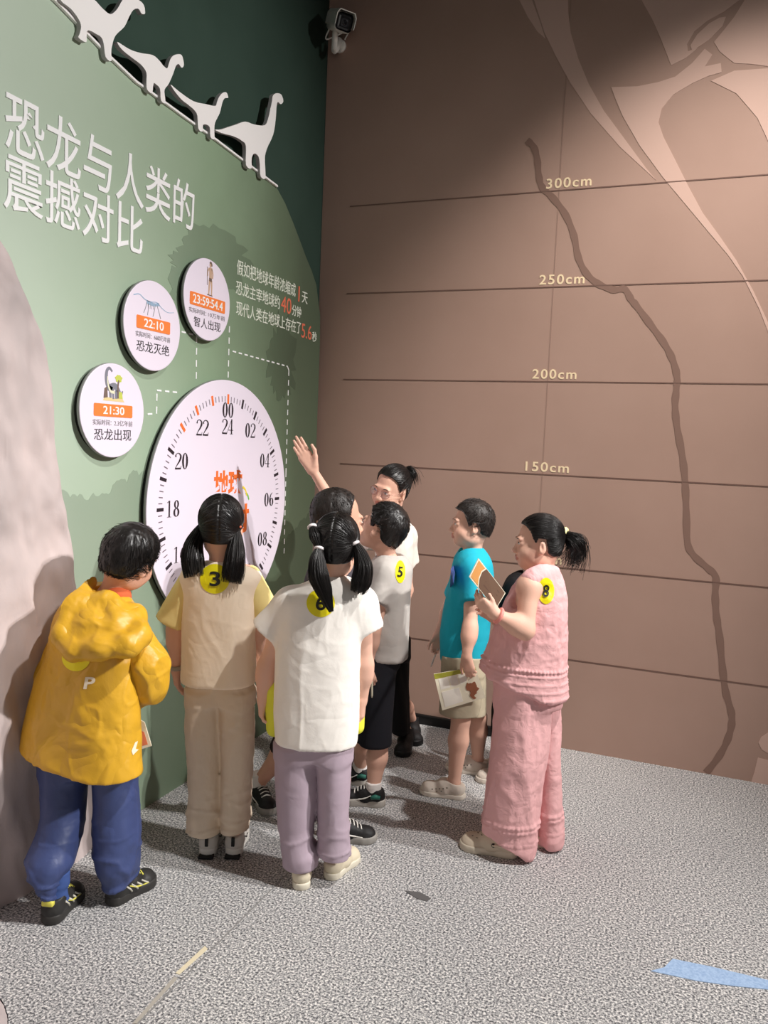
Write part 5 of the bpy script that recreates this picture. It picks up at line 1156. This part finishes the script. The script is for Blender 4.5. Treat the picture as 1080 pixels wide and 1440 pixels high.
# ---------------------------------------------------------------- girl 8
def pink():
    P = Kid('girl in pink sleeveless top and wide pink trousers with sticker number 8', (718, 1190)); J = P.J
    A = head_axes((-.985, -.04, .05), (.02, 1, 0)); H = J(757, 764, 0); s = .945
    hN, tN = heel_px(728, 1204), heel_px(641, 1188); hF = heel_px(781, 1187); dN = unit(tN-hN); dF = V(-1, 0, .0)
    eN, wN = J(738, 886, -.17), J(694, 862, -.19)
    body(P, H, A, s, J(764, 805), [J(744, 826, -.125), J(748, 820, .13)], [eN, J(722, 890, .14)], [wN, J(694, 868, .05)],
         [person_hand((-.80, .60, .12), (.25, .35, .9), (.15, .55, -.8), curl=.55, L=.135, thumb=.25), person_hand((-.8, .5, -.3), (0, 0, -1), (0, 1, 0), L=.13)], [J(728, 985, -.05), J(760, 985, .06)], [J(722, 1085, -.05), J(765, 1085, .06)], [J(715, 1172, -.04), J(768, 1168, .06)], k=1.1, foot=[hN+dN*.12+UP*.03, hF+dF*.12+UP*.03])
    face_bits(P, H, A, s)
    tie = np.array([0.0, -.108, .03])
    pulled_hair(P, H, A, s, [tie], off=.009, n=800, seed=71, part=False)
    C = [J(793, 754, 0), J(801, 756, -.01), J(810, 764, -.01), (J(811, 777, .0)), J(805, 794, .0)]; tail(P, C, [.016, .024, .038, .030, .012], n=260, seed=72, name='ponytail', wisps=.022)
    ring_part(P, 'hair_tie', C[0], C[1]-C[0], .027, .011, mat('cream_scrunchie', (232, 222, 160), .7))
    m = mat('pink_linen', (232, 178, 178), rough=.85, spec=.2, bump=.40, bscale=24, bdetail=9, distort=1.2, crumple=.25, cscale=9)
    zb = J(740, 930)[2]
    def dsp(v, n):
        q = np.c_[v @ RH, v @ FH, v[:, 2]]; s_ = .006*ridge(q*np.array([8, 8, 2.5]), 2)+.0022*ridge(q*np.array([30, 30, 22]), 2)
        tilt = (v-J(740, 930)) @ RH*-.05
        for zo, a, w in ((0.0, .006, .006), (-.020, .004, .004), (-.052, .0035, .004), (-.082, .0035, .004), (-.112, .004, .004)):
            s_ = s_+a*np.exp(-((v[:, 2]-zb-zo-tilt)/w)**2)*(1+.5*np.sin(q[:, 0]*420)*(zo == 0))
        return s_
    S_ = P.sec([(800, 756, 780, .05), (806, 744, 786, .085), (816, 733, 790, .115), (832, 722, 792, .13), (870, 704, 794, .14), (905, 690, 795, .15), (940, 676, 795, .16), (985, 666, 795, .165)])
    F = field_for(secs_pts(S_), .06, .005); F.loft(S_, 0, e=2.3); F.cut(J(672, 938), unit(-UP-RH*.36)); F.cut(J(740, 973), unit(-UP-RH*.03))
    F.rc(J(764, 801), J(762, 770), .056, .080, .01, 'sub'); F.rc(J(726, 845, -.26), J(728, 838, -.06), .058, .052, .012, 'sub'); F.rc(J(741, 824, .22), J(745, 820, .145), .055, .05, .012, 'sub')
    F.chain([J(748, 815, -.12), J(757, 812, -.09), J(770, 808, -.05)], [.036, .038, .04], .03); F.rc(J(752, 812, .09), J(765, 808, .03), .03, .03, .03); F.rc(J(764, 803), J(762, 772), .054, .080, .01, 'sub')
    P.part('top', F, m, dsp); src = P.last
    sticker(P, src, (768, 831), 11.5, 18.5, '8', 9, 17, .1)
    def dsp2(v, n):
        q = np.c_[v @ RH, v @ FH, v[:, 2]]; s_ = .010*ridge(q*np.array([7, 7, 1.6]), 2)+.003*ridge(q*np.array([22, 22, 12]), 2)
        for z0, a, w in ((.155, .006, .006), (.135, .005, .005), (.08, .003, .004)): s_ = s_+a*np.exp(-((v[:, 2]-z0)/w)**2)*(1+.5*np.sin(q[:, 0]*380))
        return s_
    F1, F2, W_ = P.sec([(950, 698, 772, .09, -.05), (1000, 697, 770, .10, -.05), (1050, 693, 766, .105, -.05), (1095, 686, 759, .11, -.05), (1134, 682, 753, .115, -.05), (1196, 678, 748, .12, -.05)]), P.sec([(950, 735, 787, .09, .05), (1050, 748, 785, .10, .06), (1134, 750, 785, .105, .06), (1178, 751, 788, .11, .06)]), P.sec([(945, 695, 788, .13), (985, 697, 787, .13)])
    F = field_for(secs_pts(F1)+secs_pts(F2)+secs_pts(W_), .05); F.loft(F1, 0, e=2.1); F.cut(J(680, 1163, -.05), unit(-UP-RH*.50)); F.loft(F2, .006, e=2.1); F.loft(W_, .03)
    P.part('trousers', F, m, dsp2)
    cl, cs = mat('clog_cream', (208, 192, 170), .6), mat('clog_sole', (216, 204, 184), .6); dk = mat('shoe_hole', (120, 110, 100), .8)
    for h, d in ((hN, dN), (hF, dF)):
        so, X, on, side = shoe(P, h, h+d*.235, cl, cs, w=.098, high=.062, sole_h=.03, style='flat')
        for sg in (-1, 1):
            P.mesh('heel_strap', tube(smooth_curve([side(.42, .05, sg), X(.2, sg*.046, .052), X(.03, sg*.03, .06), X(-.005, 0, .062)], 4), .006, 8), cl, so); c = side(.40, .05, sg)
            nrm = unit(c-X(.40, 0, .05)); P.mesh('rivet', lathe([(.008, -.002), (.008, .002), (.005, .004)], c+nrm*.001, nrm, 14), mat('black_rivet', (24, 22, 22), .4), so)
        for a, b in ((.62, -.02), (.62, .02), (.70, -.026), (.70, 0), (.70, .026), (.78, -.02), (.78, .02)): c = on(a, b); P.mesh('hole', lathe([(.0036, 0), (.0034, .0012)], c-UP*.0006, UP, 10), dk, so)
    ring_part(P, 'bracelet', wN+(eN-wN)*.16, eN-wN, .0265, .0075, mat('coral_band', (240, 150, 140), .5), up=UP)
    br = mat('booklet_brown', (104, 76, 58), .6); q = [J(673, 785, -.185), J(711, 834, -.165), J(697, 857, -.19), J(660, 811, -.205)]
    sheet('booklet', q, mat('booklet_pages', (232, 222, 200), .5), 'brown and orange booklet held up by the girl in pink', 'booklet',
          [('cover', [(.30, .02), (.98, .03), (.99, .98), (.34, .97), (.26, .62), (.24, .3)], br), ('printed_corner', [(.03, .06), (.26, .06), (.21, .3), (.23, .65), (.30, .94), (.03, .94)], mat('print_orange', (214, 150, 84), .5))]
          +[('printed_line', [(.42, y), (.86, y), (.86, y+.05), (.42, y+.05)], mat('print_dark_brown', (92, 64, 50), .6)) for y in (.25, .45, .65)])
    return P
# ---------------------------------------------------------------- someone almost hidden behind girl 8
def hidden():
    P = Kid('person in black almost hidden behind the girl in pink, one white shoe showing', (705, 1096)); J = P.J
    A = head_axes((-1, 0, .2), (0, 1, 0)); H = J(757, 774, 0); tN = heel_px(669, 1098); hN = tN+V(1, 0, 0)*.21; hF = hN+FH*.12
    body(P, H, A, .92, J(748, 808), [J(726, 830, -.08), J(732, 826, .12)], [J(712, 880, -.06), J(716, 880, .12)], [J(700, 905, .0), J(702, 905, .12)],
         [person_hand((-.5, -.6, 0), (0, 0, 1), (-1, 0, 0), L=.12), person_hand((-.5, -.6, 0), (0, 0, -1), (-1, 0, 0), L=.12)], [J(715, 955, -.06), J(718, 955, .07)], [J(708, 1030, -.06), J(714, 1028, .07)], [hN+V(-1, 0, 0)*.055+UP*.085, hF+V(-1, 0, 0)*.055+UP*.085], foot=[hN+V(-1, 0, 0)*.13+UP*.03, hF+V(-1, 0, 0)*.13+UP*.03], h=.0045)
    boy_hair(P, H, A, .92, 'boy', .008, n=300, seed=81, lift=.004)
    bk = mat('black_knit', (26, 24, 26), **cotton)
    tee(P, [(800, 738, 764, .05), (812, 716, 770, .10), (840, 702, 770, .12), (900, 698, 766, .12), (945, 697, 762, .12)], [(J(726, 830, -.07), J(712, 880, -.06), .045, .045), (J(732, 826, .11), J(716, 880, .12), .045, .045)], J(748, 806), bk, wrinkles((.005, (9, 9, 5), True)))
    legs(P, [(935, 697, 755, .08, -.05), (1000, 691, 735, .075, -.06), (1060, 690, 722, .06, -.06), (1080, 691, 718, .055, -.06)], [(935, 697, 755, .08, .06), (1000, 693, 735, .075, .07), (1070, 694, 722, .06, .07)], [(930, 697, 762, .12), (950, 697, 760, .12)], bk, wrinkles((.005, (9, 9, 5), True)))
    wh, ws = mat('white_foam_shoe', (228, 216, 202), .6), mat('white_foam_sole', (232, 222, 208), .6)
    shoe(P, hN, tN, wh, ws, high=.07, style='flat'); shoe(P, hF, hF-(hN-tN), wh, ws, high=.07, style='flat')
    return P
rock()
# ================================================================ security camera in the corner
def cctv():
    c = on_y(479, 31, -.17); f = unit(np.array([.62, -.66, -.42])); r = unit(np.cross(f, UP)); u = np.cross(r, f); r, u = r*math.cos(-.10)-u*math.sin(-.10), u*math.cos(-.10)+r*math.sin(-.10); A = [r, f, u]
    o = thing('security_camera', 'white box security camera on a bracket high in the corner', 'security camera', tuple(on_y(470, 62, 0)))
    wm = mat('camera_white', (244, 240, 232), .45); bk = mat('camera_black', (20, 20, 22), .2, .6)
    X = lambda a, b, d: c+a*r+b*f+d*u
    v, fc = rbox(X(0, -.02, 0), (.098, .19, .098), A, .020, 3); h = mesh_obj('housing', v, fc, wm, o)
    v, fc = rbox(X(0, .075, 0), (.088, .012, .088), A, .018, 3); face = mesh_obj('front_glass', v, fc, bk, o, smooth=False)
    v, fc = rbox(X(0, .082, -.002), (.042, .004, .040), A, .008, 2); mesh_obj('lens_plate', v, fc, mat('lens_grey', (62, 62, 66), .25), face)
    v, fc = lathe([(.013, 0), (.013, .003), (.009, .005)], X(0, .084, -.002), f, 20); mesh_obj('lens', v, fc, mat('lens_dark', (10, 10, 14), .08, .8), face)
    pts = [(-.056, -.02), (-.056, .035), (-.044, .056), (.044, .056), (.056, .035), (.056, -.02)]; vs, fs = [], []
    for b in (-.11, .10):
        for a, d in pts: vs.append(X(a, b, d))
        for a, d in pts: vs.append(X(a*.94, b, d-.004))
    n = len(pts)
    for k in range(n-1): fs += [(k, k+1, 2*n+k+1, 2*n+k), (n+k, 3*n+k, 3*n+k+1, n+k+1), (k, n+k, n+k+1, k+1), (2*n+k, 2*n+k+1, 3*n+k+1, 3*n+k)]
    fs += [(0, 2*n, 3*n, n), (n-1, 2*n-1, 4*n-1, 3*n-1)]
    mesh_obj('sun_shield', np.array(vs), fs, wm, o, smooth=False)
    v, fc = rbox(X(-.049, -.06, .01), (.002, .03, .008), A, .0005, 1); mesh_obj('side_mark', v, fc, mat('camera_mark', (140, 134, 124), .5), h)
    w = on_y(479, 66, 0); w[1] = -.012; k1 = X(0, -.06, -.06); k2 = np.array([k1[0]-.005, k1[1]+.01, k1[2]-.085])
    v, fc = tube([X(0, -.06, -.045), k1, k2], [.016, .016, .018], 12); br = mesh_obj('bracket_neck', v, fc, wm, o)
    v, fc = tube([k2, (k2+w)/2, w+np.array([0, -.02, .02])], [.018, .017, .024], 12); mesh_obj('bracket_arm', v, fc, wm, o)
    v, fc = lathe([(.036, 0), (.036, .012), (.030, .018)], w+np.array([0, .012, 0]), (0, -1, 0), 24); mesh_obj('wall_plate', v, fc, wm, o)
    cb = smooth_curve([X(.03, -.09, -.04), X(.04, -.06, -.10), w+np.array([.05, -.01, .07]), w+np.array([.03, 0, .03])], 6); v, fc = tube(cb, .004, 8); mesh_obj('cable', v, fc, wm, o)
    p = on_y(464, -4, 0); v, fc = rbox(p+np.array([.01, -.02, .012]), (.06, .05, .05), None, .008, 2); b = mesh_obj('junction_box', v, fc, wm, base=p+np.array([.01, 0, 0])); tag(b, 'small white box on the wall just above the security camera', 'junction box')
cctv()
# ================================================================ marks lying on the floor
def floor_piece(name, pxs, m, label, cat, th=.0022):
    P = [on_floor(*p) for p in pxs]; c = np.mean(P, 0); v, f = prism([(p[0], p[1]) for p in P], lambda a, b, t: np.array([a, b, t]), .0003, th)
    o = mesh_obj(name, v, f, m, smooth=False, base=c); tag(o, label, cat)
    return o
floor_piece('floor_arrow', [(915, 1366), (934, 1361), (946, 1349), (1000, 1360), (1080, 1379), (1160, 1398), (1160, 1412), (1080, 1392), (1030, 1387), (980, 1380)], mat('pale_blue_film', (176, 202, 232), .5, var=(146, 174, 212), vscale=120), 'pale blue arrow strip stuck on the floor at the lower right', 'floor marking')
floor_piece('tape_strip', [(288, 1331), (292, 1335), (252, 1371), (247, 1369)], mat('beige_tape', (226, 214, 184), .5), 'short beige tape strip on the floor at lower left', 'tape')
floor_piece('tape_strip', [(245, 1374), (250, 1376), (192, 1440), (186, 1440)], mat('grey_tape', (176, 170, 160), .5), 'worn grey tape strip continuing below the beige one', 'tape')
floor_piece('dark_scrap', [(569, 1253), (590, 1255), (606, 1264), (600, 1268), (586, 1264)], mat('dark_grey_film', (96, 94, 94), .6), 'dark grey scrap on the floor right of the cream shoes', 'scrap')
# ================================================================ people into place
import time as _time
for fn in (girl3, girl6, yellow, cropped, boy5, teacher, blue, pink, hidden):
    t0 = _time.time(); P_ = fn(); print(fn.__name__, round(_time.time()-t0, 1), flush=True)
PY = None
def yellow_booklet():
    P = object.__new__(Kid); P.base = on_floor(110, 1266); J = P.J
    q = [J(176, 1000, .06), J(203, 1016, .06), J(213, 1049, .06), J(178, 1060, .06)]
    sheet('booklet', q, mat('booklet_pages', (232, 222, 200), .5), 'orange printed booklet sticking out beside the yellow jacket', 'booklet',
          [('printed_area', [(.1, .35), (.85, .42), (.88, .90), (.1, .92)], mat('print_salmon', (232, 132, 92), .5)), ('printed_text', [(.30, .46), (.40, .46), (.44, .84), (.34, .84)], mat('print_dark_brown', (92, 64, 50), .6)), ('printed_green', [(.1, .05), (.5, .1), (.7, .34), (.1, .26)], mat('print_leaf', (120, 160, 110), .5))])
yellow_booklet()
